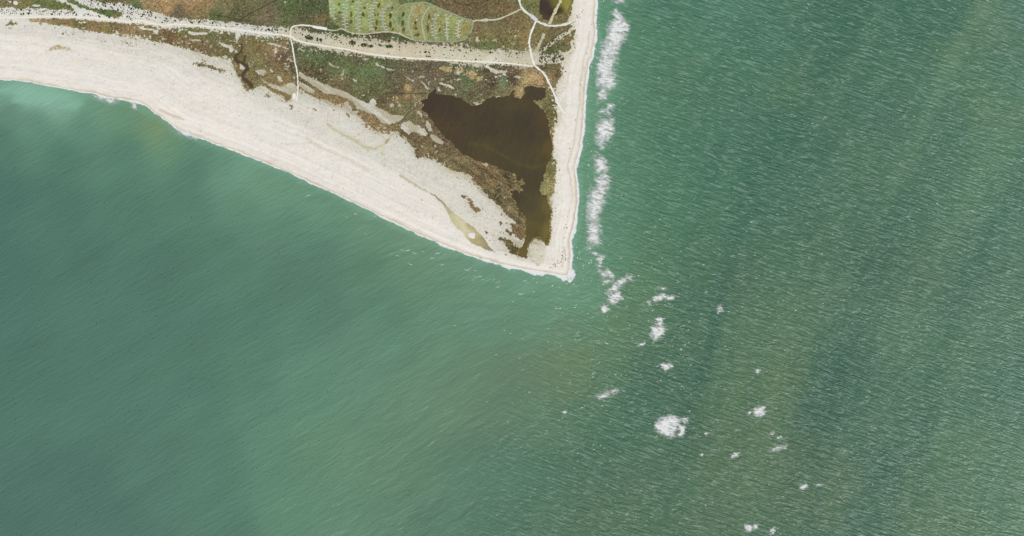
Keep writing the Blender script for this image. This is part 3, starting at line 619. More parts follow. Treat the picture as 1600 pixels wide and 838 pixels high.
# ------------------------------------------------------------------ ocean
SEAC = [(0,135,112,160,135),(40,148,134,180,156),(75,158,132,178,154),(105,165,118,166,140),(20,175,95,140,118),(60,190,90,138,115),(150,165,105,152,122),(190,180,100,145,115),(230,185,108,148,112),(255,197,120,148,105),(270,215,100,142,112),(300,225,92,138,112),(130,200,88,135,112),(0,220,80,125,107),
(100,240,80,126,107),(200,240,84,130,110),(300,260,86,132,110),(0,300,74,118,104),(100,320,76,120,105),(200,320,80,125,107),(300,320,84,128,108),(350,270,98,145,120),(380,262,108,155,128),(400,290,105,150,122),(380,330,95,140,115),(0,420,73,115,103),(120,420,75,118,104),(250,420,77,120,104),(350,400,84,127,107),
(430,300,104,150,122),(470,310,102,148,120),(460,360,92,136,112),(520,340,98,143,116),(560,350,104,148,118),(600,370,106,150,118),(650,390,112,152,118),(700,405,112,155,122),(760,425,112,158,126),(820,440,110,160,128),(870,450,112,160,128),(910,470,105,152,122),(500,400,88,132,108),(580,420,94,136,108),
(450,430,86,128,106),(640,430,105,145,112),(700,440,108,150,118),(780,460,108,152,120),(850,490,105,150,120),(0,520,73,115,103),(150,520,76,119,105),(300,500,78,121,105),(400,500,84,128,108),(500,480,86,129,107),(600,480,92,136,110),(680,490,102,146,116),(760,510,104,148,118),(820,520,106,145,112),
(880,520,104,138,108),(920,500,98,138,108),(600,540,98,142,116),(680,560,104,142,112),(740,580,108,140,108),(800,570,108,135,102),(850,570,108,132,98),(900,560,106,132,98),(880,600,104,130,98),(940,580,92,125,96),(0,620,75,118,104),(150,640,78,121,106),(300,620,80,124,107),(400,600,88,134,112),
(480,600,95,142,116),(560,600,100,143,116),(640,620,104,140,110),(700,640,106,138,106),(780,640,104,132,102),(840,660,98,130,100),(900,650,86,122,96),(0,740,77,118,106),(120,760,76,116,105),(250,740,80,122,107),(340,720,86,130,110),(420,700,96,143,116),(480,690,102,146,114),(540,700,104,144,112),
(600,720,104,142,110),(660,740,100,136,106),(720,740,90,128,102),(780,740,86,124,100),(860,740,82,118,95),(0,838,74,112,104),(200,838,76,116,104),(350,830,84,128,110),(450,800,98,145,116),(520,800,100,144,114),(600,800,98,138,108),(680,820,88,126,102),(760,820,84,120,98),(850,820,88,120,95),
(940,20,92,145,115),(935,60,98,150,120),(945,110,98,150,120),(930,140,102,152,120),(925,200,100,150,120),(918,260,100,150,118),(915,330,100,150,120),(905,400,102,152,122),(985,40,85,132,105),(990,100,84,130,103),(980,180,85,130,105),(970,250,86,132,106),(965,330,88,135,108),(960,400,92,138,110),
(1050,20,78,124,100),(1050,120,80,122,97),(1050,220,78,122,98),(1040,320,80,124,98),(1030,400,84,124,96),(1000,440,92,130,98),(1000,500,92,126,96),(960,520,96,130,98),(1080,470,76,114,92),(1060,540,78,114,90),(1120,20,76,124,104),(1120,150,78,120,98),(1120,260,74,118,96),(1130,350,76,118,94),
(1100,420,80,116,92),(1150,450,78,112,90),(1200,60,76,120,98),(1200,200,72,114,94),(1250,140,80,118,92),(1180,300,72,114,94),(1220,300,74,114,94),(1200,400,76,114,90),(1270,400,76,112,90),(1250,520,84,118,92),(1180,540,82,116,90),(1230,600,86,116,88),(1300,40,72,114,92),(1300,120,76,116,94),
(1270,230,72,112,92),(1330,230,84,120,96),(1300,320,78,116,94),(1350,400,76,112,90),(1300,480,86,120,96),(1320,580,74,110,92),(1340,660,78,114,92),(1280,640,76,112,92),(1400,20,76,118,96),(1400,120,82,122,98),(1380,200,78,116,95),(1430,260,86,122,98),(1400,330,80,118,95),(1440,420,84,118,95),
(1420,520,86,122,98),(1380,620,76,112,92),(1430,620,84,120,96),(1480,40,76,118,96),(1500,80,88,124,98),(1480,180,82,120,98),(1530,160,92,126,98),(1560,40,96,128,102),(1590,20,86,124,106),(1580,120,84,124,102),(1560,240,88,126,102),(1500,300,86,124,100),(1590,350,84,122,100),(1520,420,84,120,98),
(1480,560,90,126,98),(1550,500,86,122,100),(1590,600,78,118,98),(1530,620,82,120,98),(1490,700,90,126,98),(1560,760,86,124,100),(1440,760,86,120,94),(1460,820,94,124,94),(1380,740,74,110,92),(1360,820,76,112,92),(1300,760,88,116,90),(1250,720,84,114,88),(1200,760,84,114,88),(1200,820,80,112,88),
(1130,740,84,112,86),(1120,820,84,114,90),(1060,760,80,114,90),(1000,760,84,116,92),(1000,820,84,116,90),(930,800,86,116,92),(920,740,82,116,94),(960,680,78,116,92),(1000,640,74,114,92),(1100,640,80,114,88),(1150,620,82,114,88),(1080,600,74,110,88),(1010,580,76,112,90),(1180,680,86,114,88),(1100,700,80,112,88)]
def rotc(x, y, deg):                       # u along crest, v across; image angle, down-right positive
    a = math.radians(deg); return x * math.cos(a) + y * math.sin(a), -x * math.sin(a) + y * math.cos(a)
def chop_weight(x, y):                     # open, wind-roughened side of the cape
    return sstep(-120, 160, (x - 905) * 1.0 + (y - 430) * 0.42 * (y > 430))
def ocean_h(x, y, sd):
    c = chop_weight(x, y)
    wx = x + 6 * fbm(x / 60, y / 60, 2, 2); wy = y + 6 * fbm(x / 60 + 7, y / 60, 3, 2)
    near = sstep(260, 40, -sd) * (x < 900)
    u, v = rotc(wx, wy, -30); h1 = 1 - 2 * np.abs(fbm(u / 40, v / 9.0, 6, 2))
    u, v = rotc(wx, wy, -12); h1b = 1 - 2 * np.abs(fbm(u / 44, v / 10, 9, 2))
    h1 = h1 * (1 - near) + h1b * near
    u, v = rotc(wx, wy, 21); h2 = 1 - 2 * np.abs(fbm(u / 34, v / 8.5, 7, 2))
    amp1 = 0.14 + 0.48 * sstep(250, 700, x)
    return (h1 * amp1 * (1 - 0.6 * c) + h2 * 0.5 * c) * sstep(1, 14, -sd)
ox = np.array(sorted(grow(-40, -6, 1.25, 9000)) + list(np.arange(-40, 1641, 2.5)) + grow(1640, 6, 1.25, 9000))
oy = np.array(sorted(grow(-40, -6, 1.25, 9000)) + list(np.arange(-40, 880, 2.5)) + grow(878, 6, 1.25, 9000))
OX, OY = np.meshgrid(ox, oy)
OSD = coast_sd(OX, OY)
OXc = np.clip(OX, -20, 1620); OYc = np.clip(OY, -20, 858)
chw = chop_weight(OXc, OYc)
oc = idw(OXc, OYc, SEAC, 22.0, 2.0) * np.array([1.03, 1.0, 0.965])
ws = (sstep(930, 800, OXc) * sstep(300, 430, OYc))[..., None]
oc = oc * (1 - ws) + (lin((84,125,105)) + 0.66 * (oc - lin((84,125,105)))) * ws
ol = (oc * np.array([0.3, 0.6, 0.1])).sum(-1, keepdims=True)
oc = oc * 0.89 + ol * 0.11
oc *= 1 - chw[..., None] * np.array([0.12, 0.03, 0.085])
bc = OXc - 330 * np.clip(1 - OYc / 838, 0, 1.2) ** 1.7 + 14 * fbm(OX / 90, OY / 160, 2, 2)
st = fbm(bc / 42, OYc / 620, 4, 4, 0.55)
stf = sstep(980, 1150, OXc)
oc = oc * (1 + 0.14 * stf * st)[..., None]
oc[..., 0] *= 1 + 0.10 * stf * st; oc[..., 2] *= 1 - 0.05 * stf * st
u, v = rotc(OX, OY, -32)
oc *= (1 + 0.055 * (1 - chw) * fbm(u / 120, v / 22, 5, 4))[..., None]
oc *= (1 + 0.03 * fbm(OX / 50, OY / 50, 8, 3))[..., None]
tq = sstep(1.15, 0.1, ((OX - 62) / 75) ** 2 + ((OY - 150 - 0.16 * (OX - 62)) / 19) ** 2 + 0.5 * fbm(OX / 22 + OY / 30, OY / 10, 3, 3)) * 0.75
oc = oc * (1 - tq[..., None]) + lin((138,184,160)) * tq[..., None]
# milky stirred-up water along the beaches
milk = sstep(-14, -1, OSD + 5 * fbm(OX / 25, OY / 25, 6, 3)) * 0.45
oc = oc * (1 - milk[..., None]) + lin((128,172,146)) * milk[..., None]

mo, nt, b, out = new_mat('sea_water')
at = nt.nodes.new('ShaderNodeAttribute'); at.attribute_name = 'cover'
ach = nt.nodes.new('ShaderNodeAttribute'); ach.attribute_name = 'chop'
asp = nt.nodes.new('ShaderNodeAttribute'); asp.attribute_name = 'speck'
g = nt.nodes.new('ShaderNodeNewGeometry')
warp = nt.nodes.new('ShaderNodeTexNoise'); warp.inputs['Scale'].default_value = 0.006; nt.links.new(g.outputs['Position'], warp.inputs['Vector'])
vm = nt.nodes.new('ShaderNodeVectorMath'); vm.operation = 'MULTIPLY_ADD'
nt.links.new(warp.outputs['Color'], vm.inputs[0]); vm.inputs[1].default_value = (26, 26, 0); nt.links.new(g.outputs['Position'], vm.inputs[2])
def crest(deg, ln, wd, detail, seed):
    vr = nt.nodes.new('ShaderNodeVectorRotate'); vr.rotation_type = 'Z_AXIS'; vr.inputs['Angle'].default_value = math.radians(deg)
    nt.links.new(vm.outputs[0], vr.inputs['Vector'])
    mp = nt.nodes.new('ShaderNodeMapping'); mp.inputs['Scale'].default_value = (1 / ln, 1 / wd, 1); mp.inputs['Location'].default_value = (seed * 7.7, seed * 3.1, seed)
    nt.links.new(vr.outputs[0], mp.inputs['Vector'])
    return noise(nt, mp.outputs[0], 1.0, detail, 0.55)
nA = crest(21, 80.0, 11.0, 2.0, 1)        # wind chop, east side (crests fall to the right)
nB = crest(-30, 85.0, 14.0, 3.0, 2)       # swell, west side (crests rise to the right)
nC = crest(0, 14.0, 9.0, 2.0, 3)
one = mnode(nt, 'SUBTRACT', 1.0, ach.outputs['Fac'])
hA = mnode(nt, 'MULTIPLY', nA, mnode(nt, 'MULTIPLY', ach.outputs['Fac'], 7.0))
hB = mnode(nt, 'MULTIPLY', nB, mnode(nt, 'MULTIPLY', one, 1.9))
hh = mnode(nt, 'ADD', mnode(nt, 'ADD', hA, hB), mnode(nt, 'MULTIPLY', nC, 0.9))
bp = nt.nodes.new('ShaderNodeBump'); bp.inputs['Distance'].default_value = 1.0; bp.inputs['Strength'].default_value = 1.0
nt.links.new(hh, bp.inputs['Height']); nt.links.new(bp.outputs[0], b.inputs['Normal'])
# foam flecks and crest glints, both painted as lighter streaks in the base colour
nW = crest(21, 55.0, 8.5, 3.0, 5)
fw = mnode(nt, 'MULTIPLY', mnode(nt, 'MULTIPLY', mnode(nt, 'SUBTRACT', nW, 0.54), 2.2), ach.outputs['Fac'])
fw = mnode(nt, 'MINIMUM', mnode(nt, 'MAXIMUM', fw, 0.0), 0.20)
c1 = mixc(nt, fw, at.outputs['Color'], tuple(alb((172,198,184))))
vo = nt.nodes.new('ShaderNodeTexVoronoi'); vo.inputs['Scale'].default_value = 1 / 9.5
nt.links.new(g.outputs['Position'], vo.inputs['Vector'])
sep = nt.nodes.new('ShaderNodeSeparateColor'); nt.links.new(vo.outputs['Color'], sep.inputs[0])
dk = mnode(nt, 'MULTIPLY', mnode(nt, 'GREATER_THAN', sep.outputs[0], 0.91), mnode(nt, 'LESS_THAN', vo.outputs['Distance'], 0.24))
dk = mnode(nt, 'MULTIPLY', dk, asp.outputs['Fac'])
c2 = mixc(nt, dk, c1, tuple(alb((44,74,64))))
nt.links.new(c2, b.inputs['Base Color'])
b.inputs['Roughness'].default_value = 0.35; b.inputs['Specular IOR Level'].default_value = 0.18
spk_w = np.clip(0.85 * sstep(900, 500, OX) * sstep(-20, -140, OSD), 0, 1) * (0.4 + 0.6 * vnoise(OX / 60, OY / 60, 3)) + 0.10
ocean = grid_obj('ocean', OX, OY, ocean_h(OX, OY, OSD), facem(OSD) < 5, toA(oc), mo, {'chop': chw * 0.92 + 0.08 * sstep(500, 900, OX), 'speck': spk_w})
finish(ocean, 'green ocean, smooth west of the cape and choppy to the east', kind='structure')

# ------------------------------------------------------------------ foam
fm_, nt, b, out = new_mat('sea_foam')
den = nt.nodes.new('ShaderNodeAttribute'); den.attribute_name = 'foam_amount'
g = nt.nodes.new('ShaderNodeNewGeometry')
n1 = noise(nt, g.outputs['Position'], 0.045, 6.0, 0.62)
mpf = nt.nodes.new('ShaderNodeMapping'); mpf.inputs['Rotation'].default_value = (0, 0, 0.35); mpf.inputs['Scale'].default_value = (0.035, 0.12, 1)
nt.links.new(g.outputs['Position'], mpf.inputs['Vector'])
n2 = noise(nt, mpf.outputs[0], 1.0, 6.0, 0.68)
rdg = mnode(nt, 'SUBTRACT', 0.5, mnode(nt, 'MULTIPLY', mnode(nt, 'ABSOLUTE', mnode(nt, 'SUBTRACT', n2, 0.5)), 3.4))
al = mnode(nt, 'ADD', mnode(nt, 'MULTIPLY_ADD', mnode(nt, 'SUBTRACT', n1, 0.5), 1.9, den.outputs['Fac']), mnode(nt, 'MULTIPLY', rdg, 0.9))
al = mnode(nt, 'MULTIPLY', al, mnode(nt, 'MINIMUM', mnode(nt, 'MULTIPLY', den.outputs['Fac'], 4.0), 1.0))
al = mnode(nt, 'MINIMUM', mnode(nt, 'MAXIMUM', al, 0.0), 1.0)
al = mnode(nt, 'MULTIPLY', al, 0.93)
nt.links.new(al, b.inputs['Alpha'])
b.inputs['Base Color'].default_value = (*alb((238,238,236)), 1); b.inputs['Roughness'].default_value = 0.9; b.inputs['Specular IOR Level'].default_value = 0.1
bp = nt.nodes.new('ShaderNodeBump'); bp.inputs['Distance'].default_value = 1.0; bp.inputs['Strength'].default_value = 0.2; nt.links.new(n1, bp.inputs['Height']); nt.links.new(bp.outputs[0], b.inputs['Normal'])
M['foam'] = fm_

def foam_from(name, x0, x1, y0, y1, field, res=0.7, dz=0.45):
    """field(X,Y)-> density, kept where positive"""
    xs = np.arange(x0, x1 + res, res); ys = np.arange(y0, y1 + res, res)
    A, B = np.meshgrid(xs, ys)
    dd = field(A, B)
    q = dd > 0.02
    fmask = q[:-1, :-1] | q[1:, :-1] | q[:-1, 1:] | q[1:, 1:]
    if fmask.sum() < 2: return None
    sd = coast_sd(A, B)
    h = ocean_h(A, B, sd)
    # beach profile where foam runs up the sand
    up_ = np.where(sd > -1, 2.4 * (1 - np.exp(-np.maximum(sd, 0) / 7.0)), -9)
    h = np.maximum(h, up_) + dz + 0.15 * np.clip(dd, 0, 1)
    return grid_obj(name, A, B, h, fmask, None, M['foam'], {'foam_amount': np.clip(dd, 0, 1.3)})
FOAM = [  # label, polygon, density
 ('small foam sliver at the very top edge of the eastern surf line', [(962,-3),(974,-3),(974,2),(968,4),(964,2)], .7),
 ('little isolated foam puff, highest of the eastern surf line', [(959,19.5),(964,15),(972,23),(972,28),(966,29.5),(961,25)], .85),
 ('broad bright foam bank at the upper end of the eastern surf', [(957,35),(963,32),(970,31),(980,38),(980,47),(972,54),(975,58.5),(967,69),(960,69),(951,62),(952,50)], 1.0),
 ('long foam bank trailing south below the broad upper bank', [(945,68),(951,66),(958,68),(966,66),(964,77),(957.5,88),(959,94),(956,104),(952.6,114),(957.5,121),(958.5,132),(952,137),(948,131),(943,133),(936,132),(935,125),(941,119),(935,114),(936,105),(940,92),(943,80)], 1.0),
 ('ragged foam clump tapering off under the long foam bank', [(941,137),(948,138),(949,147),(945,156),(938,157),(937,148)], .7),
 ('small squarish foam scrap between two larger eastern foam banks', [(949.5,164),(957,163),(959,167),(953,170),(950,169)], .8),
 ('faint foam scrap nearer the beach among the eastern surf', [(936,174),(944,171),(944,175),(938,177)], .65),
 ('slanted foam bank, pointed at its upper right corner', [(934,198),(941,191),(957,187.5),(956,200),(955,208),(949,215),(943,224),(935,224),(938,211)], .95),
 ('square foam patch in the middle of the eastern surf line', [(931.5,252),(936,247),(943.5,248),(949.5,262),(946.5,267),(931.5,269)], .85),
 ('compact foam patch directly above the long lower foam streak', [(933,279),(946.5,273),(952,284),(946.5,290),(934.5,289)], .9),
 ('long narrow foam streak in the lower eastern surf line', [(928.6,297),(937,292),(946,291),(943,305),(939,321),(931.5,338),(931.5,344),(921,343),(919,327),(924,309)], .9),
 ('forked foam patch at the lower end of the eastern surf', [(919.6,352),(934.5,350),(937.5,360),(931.5,366),(937.5,379),(933,381),(926,375),(922.6,378),(921,366)], .9),
 ('tiny foam fleck between the surf line and the cape tip', [(934,404),(942.6,401),(941,410),(937.6,412)], .8),
 ('faint arched foam veil just east of the cape tip', [(937,425),(952.6,423),(961,432.6),(955,434),(942.6,431)], .7),
 ('thin pale foam veil under the arched one off the tip', [(944,440),(957.7,435),(957.7,441),(945,445)], .5),
 ('wing-shaped foam streak with a long tail to upper right', [(955,448),(964,441),(972,437),(983,431),(988,433),(974,443),(965,453),(959,455),(949,459)], .8),
 ('thick foam clump southeast of the cape tip', [(954,462),(961,458),(969,457.5),(970,467.7),(960,472),(952.7,473)], .95),
 ('small oval foam spot below the clump off the tip', [(940,481.5),(949,477.5),(951,483),(941,488)], 1.0),
 ('slim slanted white foam bar farther off the tip', [(1021,465),(1038,459.5),(1041,464),(1024,470)], .95),
 ('short foam dash right of the slim slanted bar', [(1043,463.5),(1053,463),(1052,467.5),(1044,468)], .75),
 ('pair of tiny foam dashes above the slim slanted bar', [(1024,449),(1030,448.5),(1034,449),(1041,448.5),(1040,452),(1030,451.5),(1025,452)], .5),
 ('faint triangular foam scrap left of the slim slanted bar', [(1011,470),(1018,471),(1013,478)], .55),
 ('upper small knot of the foam pair in mid shoals', [(1026,498.5),(1037,498),(1034,509),(1028,508)], .9),
 ('lower jagged lump of the foam pair in mid shoals', [(1020,512),(1030,510),(1038,513),(1034,523),(1023,531),(1016,527)], .95),
 ('small foam dash southwest of the jagged lump', [(998,538),(1006.6,535),(1005,539.5),(1000,540.5)], .85),
 ('blurred foam patch below the mid-shoal foam pair', [(1033,569),(1043,567),(1049,571.7),(1046.7,577),(1040,579)], .7),
 ('small ring-shaped foam spot far out east of the tip', [(1120,482.7),(1126,477.5),(1130,484),(1124,490)], .6),
 ('small foam fleck far right above the round white spot', [(1181,579),(1187,576),(1188,580.5),(1182,583.5)], .8),
 ('long thin foam streak south of the cape', [(933,620),(945,614.5),(963,609.5),(966,612),(948,618.5),(937,623.5)], .75),
 ('tiny foam dash west of the long thin streak', [(879,644),(885,642),(885,645.5),(880,646)], .7),
 ('largest bright foam patch out on the southern shoals', [(1026,664),(1033,657),(1038,655),(1050,652),(1053,653),(1060.5,659),(1054,665),(1054,678),(1045.5,681),(1035,676),(1028,671)], 1.1),
 ('little ringed foam spot right of the largest shoal patch', [(1065,654),(1074,653),(1075.5,659),(1069,662)], .65),
 ('small square foam bit right of the largest shoal patch', [(1062,666),(1069,666),(1068.5,674.5),(1062.5,674)], .9),
 ('lowest small foam bit beside the largest shoal patch', [(1060.5,678),(1069,674.5),(1068,680.5),(1061,682)], .85),
 ('round compact white foam spot on the eastern shoals', [(1179,640),(1186,637),(1194,637),(1193.5,645),(1187,651),(1182,648)], 1.05),
 ('short foam dash left of the round white spot', [(1167,648),(1172,644),(1173,646),(1169,649)], .7),
 ('upper faint foam dash of the three below the round spot', [(1202,680),(1205,676),(1209,674.5),(1207,679)], .6),
 ('middle faint foam dash of the three below the round spot', [(1214,685.5),(1219,681),(1222,681),(1217,686)], .6),
 ('longest foam dash of the three below the round spot', [(1202,706),(1210,701),(1216,698),(1229,695.5),(1228,700),(1211,705)], .6),
 ('small slanted foam dash left of those below the round spot', [(1143,713),(1148,709),(1155,706),(1151,712),(1145,715)], .75),
 ('tiny foam fleck right of the largest shoal patch', [(1101,677),(1106,676),(1106,680),(1102,680)], .65),
 ('tiny foam fleck midway between largest patch and slanted dash', [(1094,711),(1099,708.5),(1100,711),(1096,713)], .65),
 ('small bright foam fleck in the lower right shoals', [(1251,765),(1255,758),(1260,755),(1258,763)], .85),
 ('faint foam smear beside the bright lower right fleck', [(1272,757),(1279,756),(1286,759),(1276,760.5)], .55),
 ('bright foam clump at the bottom edge', [(1166,821.5),(1175,820.5),(1175.5,826),(1170,830.5),(1166,827)], 1.0),
 ('dimmer foam clump touching the bright one at the bottom edge', [(1177,821),(1184,820),(1186,824),(1179,827)], .7),
 ('hooked foam fleck at the bottom edge, right of the clumps', [(1203,831),(1206,827),(1211,824.5),(1209,828),(1206.5,836)], .8),
 ('foam smear detached from the western beach bulge', [(145,148),(152,147),(160,150),(172,154),(185,157),(180,161),(172,162),(160,157),(150,154)], .5),
 ('small white foam knot by the western beach bulge', [(205,160),(210,161),(214,166),(216,170),(210,171),(206,168)], .6),
 ('bright foam lick on the south beach below the inland creek', [(278,201),(290,206),(300,211),(312,214),(308,217),(296,214),(284,209)], .7),
]
for i, (label, poly, dn_) in enumerate(FOAM):
    P = np.array(poly); c = P.mean(0)
    def fld(A, B, poly=poly, dn_=dn_, i=i, P_=P):
        sz0 = math.sqrt((P_[:, 0].max() - P_[:, 0].min()) * (P_[:, 1].max() - P_[:, 1].min()))
        fg = min(1.0, sz0 / 14)
        a = A + (1.0 + 4.2 * fg) * fbm(A / 9 + i * 5, (B - 0.25 * A) / 1.7, 5, 3, 0.6) + 1.2 * fbm(A / 3, B / 3, 7, 3); b_ = B + (0.8 + 1.0 * fg) * fbm(A / 4, B / 4 + i * 3, 8, 4, 0.6)
        d = dline(a, b_, poly + [poly[0]]); s = np.where(inpoly(a, b_, poly), d, -d)
        size = math.sqrt(abs(0.5 * sum(poly[k - 1][0] * poly[k][1] - poly[k][0] * poly[k - 1][1] for k in range(len(poly)))))
        k = min(3.0, 0.45 + size * 0.13)
        core_ = np.clip(0.42 + 0.6 * s / k, 0, 1.05)
        halo = 0.30 * np.clip(1 + s / (1.5 + size * 0.22), 0, 1)
        if P_[:, 0].mean() < 990 and P_[:, 0].mean() > 910 and P_[:, 1].mean() < 400:      # breaking front on the seaward side, wash behind it
            core_ = core_ * np.clip(0.62 + 0.5 * (s / (1.0 + size * 0.25)) + 0.5 * sstep(-0.2, 0.5, fbm(A / 7 + 3, (B - 0.3 * A) / 2.6, 10, 4, 0.6)) - 0.2, 0.25, 1.0)
        return np.maximum(core_ * dn_ * (0.66 + 0.75 * fbm(A / 6, (B - 0.25 * A) / 1.5, 4 + i, 3)), halo * dn_) - 0.02
    o = foam_from('foam_patch', P[:, 0].min() - 5, P[:, 0].max() + 5, P[:, 1].min() - 5, P[:, 1].max() + 5, fld, 0.6)
    if o: finish(o, label, 'sea foam', 'foam patches of breaking waves')

BULGE = [(160,150,5,3),(209,160,8,3),(295,209,10,3.2),(380,241,8,1.2),(600,341,10,1.0),(690,382,10,1.4),(760,407,9,2.2),(795,417,7,4.5),(832,425,7,6.0),(848,427,6,3.5),(884,434,9,10),(894,432,6,9),(892,365,10,3.5),(892,400,8,2.0),(908,199,6,5),(905,240,8,1.0),(898,265,8,2.0),(930,45,14,1.5),(915,130,14,1.0),(931,5,8,2)]
def swash(A, B):
    sd = coast_sd(A, B)
    e = (A > 880) & (B < 425)
    wdt = np.where(e, 2.7, 0.95) + sstep(560, 800, A) * (~e) * 0.7
    for bx, by, r, a in BULGE: wdt = wdt + a * np.exp(-((A - bx) ** 2 + (B - by) ** 2) / (2 * r * r))
    wdt = wdt * (1 + 0.6 * fbm(A / 9, B / 9, 6, 4)) + 0.3
    s = -sd
    core_ = np.clip((wdt - s) / (0.8 + 0.35 * wdt), 0, 1) * np.clip((s + 1.2) / 0.8, 0, 1)
    return core_ * np.clip(1.0 + 0.5 * fbm(A / 6, B / 6, 9, 4), 0.15, 1.3) * (B > -60)
for (x0, x1, y0, y1, l) in [(-60, 430, 110, 272, 'thin white swash line along the western south beach'), (430.0, 868, 255, 440, 'white swash line along the south beach towards the tip'), (868.0, 950, -60, 452, 'thick white swash line along the east beach and tip')]:
    o = foam_from('swash_foam', x0, x1, y0, y1, swash, 0.8, 0.35)
    finish(o, l, kind='stuff')

LINE = [(968,-20),(966,25),(962,60),(950,100),(943,150),(944,200),(939,260),(936,300),(928,345),(930,385),(938,410),(950,440),(958,470)]
def wash(A, B):
    d = dline(A + 8 * fbm(A / 14, B / 14, 3, 3), B, LINE)
    w_ = np.clip(1 - d / 17, 0, 1) * sstep(-0.1, 0.55, fbm(A / 10, (B - 0.3 * A) / 3.2, 6, 4, 0.6) + 0.25 * fbm(A / 25, B / 25, 2, 2))
    return 0.30 * w_ - 0.01
finish(foam_from('surf_wash', 905, 995, -30, 490, wash, 0.9, 0.30), 'faint milky wash between the eastern foam banks', kind='stuff')
# small breaking crests and foam flecks scattered over the sea: nobody could count them
def flecks(name, n, region, angf, lenr, widr, label, seed, dens=(0.45, 0.95)):
    r = np.random.RandomState(seed); V = []; F = []; D = []
    k = 0; tries = 0
    while k < n and tries < n * 40:
        tries += 1
        x = r.uniform(-30, 1630); y = r.uniform(-30, 868)
        if r.rand() > region(x, y): continue
        a = math.radians(angf(x, y) + r.normal() * 7); L = r.uniform(*lenr); w = r.uniform(*widr)
        dx, dy = math.cos(a), math.sin(a); nx_, ny_ = -dy, dx
        pts = []; m = 5
        for t in np.linspace(-1, 1, m):
            hw = w * (1 - abs(t) ** 1.5) * r.uniform(0.6, 1.2) + 0.03; bend = 0.35 * w * math.sin(t * 3 + x)
            for s in (-1, 1): pts.append((x + dx * L / 2 * t + nx_ * (s * hw / 2 + bend), y + dy * L / 2 * t + ny_ * (s * hw / 2 + bend)))
        base = len(V)
        for p in pts: V.append(p)
        dd = r.uniform(*dens)
        for j in range(m):
            e = dd * (0.35 if j in (0, m - 1) else 1); D += [e, e]
        for j in range(m - 1): F.append((base + 2 * j, base + 2 * j + 1, base + 2 * j + 3, base + 2 * j + 2))
        k += 1
    V = np.array(V); sd = coast_sd(V[:, 0], V[:, 1]); h = ocean_h(V[:, 0], V[:, 1], sd) + 0.7
    me = mesh_np(name, np.stack([(V[:, 0] - CX) * S, (CY - V[:, 1]) * S, h], 1), np.array(F), None, {'foam_amount': np.array(D)})
    if me.polygons[0].normal.z < 0: me.flip_normals()
    me.materials.append(M['foam'])
    return finish(link(bpy.data.objects.new(name, me)), label, kind='stuff')
def sdp(x, y): return float(OSD[int(np.clip(np.searchsorted(oy, y), 0, len(oy) - 1)), int(np.clip(np.searchsorted(ox, x), 0, len(ox) - 1))])
cw = lambda x, y: float(chop_weight(np.array([x]), np.array([y]))[0])
flecks('whitecaps', 380, lambda x, y: (cw(x, y) ** 2) * (0.35 + 0.65 * sstep(950, 1500, x)) * (1 if x > 935 else 0), lambda x, y: 18, (2.0, 6.5), (0.5, 0.9), 'small white crests scattered over the choppy eastern sea', 11, (0.2, 0.62))
flecks('whitecaps', 260, lambda x, y: float(np.exp(-((x - 990) ** 2 + (y - 520) ** 2) / (2 * 120 ** 2))) if sdp(x, y) < -5 else 0, lambda x, y: -20, (1.5, 5), (0.5, 1.2), 'small broken crests over the shoals off the tip', 12, (0.3, 0.8))
flecks('surf_flecks', 330, lambda x, y: (1.0 if -40 < sdp(x, y) < -3 else 0) if (x > 885 and y < 445 and x < 985) else 0, lambda x, y: 75, (0.8, 3.5), (0.5, 1.3), 'stray foam flecks inside the eastern surf zone', 13, (0.35, 0.9))
flecks('wave_crests', 130, lambda x, y: float(np.exp(-((x - 740) / 150) ** 2) * np.exp(-((-sdp(x, y) - 26) / 22) ** 2)) if (sdp(x, y) < -6 and x < 890) else 0, lambda x, y: -2 + 24 * math.sin(x), (4, 13), (0.5, 1.0), 'thin white wave crests off the south beach', 14, (0.3, 0.65))

# ------------------------------------------------------------------ vegetation as geometry
def blob(bm, c, r, rng, flat=0.75):
    m = bmesh.ops.create_icosphere(bm, subdivisions=1, radius=1.0)
    for v in m['verts']:
        k = r * rng.uniform(0.72, 1.25)
        v.co = (c[0] + v.co.x * k, c[1] + v.co.y * k, max(0.02, c[2] + v.co.z * k * flat))
def leaves(bm, c, r, n, rng, flat=0.75, size=0.35):
    for _ in range(n):
        th = rng.uniform(0, 2 * math.pi); ph = math.acos(rng.uniform(-0.1, 1)); q = r * rng.uniform(0.75, 1.22)
        p = np.array((c[0] + q * math.sin(ph) * math.cos(th), c[1] + q * math.sin(ph) * math.sin(th), max(0.1, c[2] + q * math.cos(ph) * flat)))
        a = np.array([rng.gauss(0, 1) for _ in range(3)]); a /= np.linalg.norm(a) + 1e-6
        b_ = np.cross(a, np.array([rng.gauss(0, 1) for _ in range(3)])); b_ /= np.linalg.norm(b_) + 1e-6
        s = size * r * rng.uniform(0.6, 1.3)
        vs_ = [bm.verts.new(p + a * s * 0.6 + b_ * s * 0.4), bm.verts.new(p - a * s * 0.3 + b_ * s * 0.5), bm.verts.new(p - a * s * 0.6 - b_ * s * 0.4)]
        bm.faces.new(vs_)
leafA = plain_mat('shrub_leaves', (66,82,50), 0.35, 0.35, 0.8, 0.15)
leafB = plain_mat('shrub_leaves_dark', (56,68,44), 0.35, 0.35, 0.8, 0.15)
leafC = plain_mat('shrub_leaves_brown', (112,102,66), 0.35, 0.35, 0.8, 0.15)
leafD = plain_mat('thicket_leaves', (82,88,54), 0.35, 0.35, 0.8, 0.15)
SHR = []
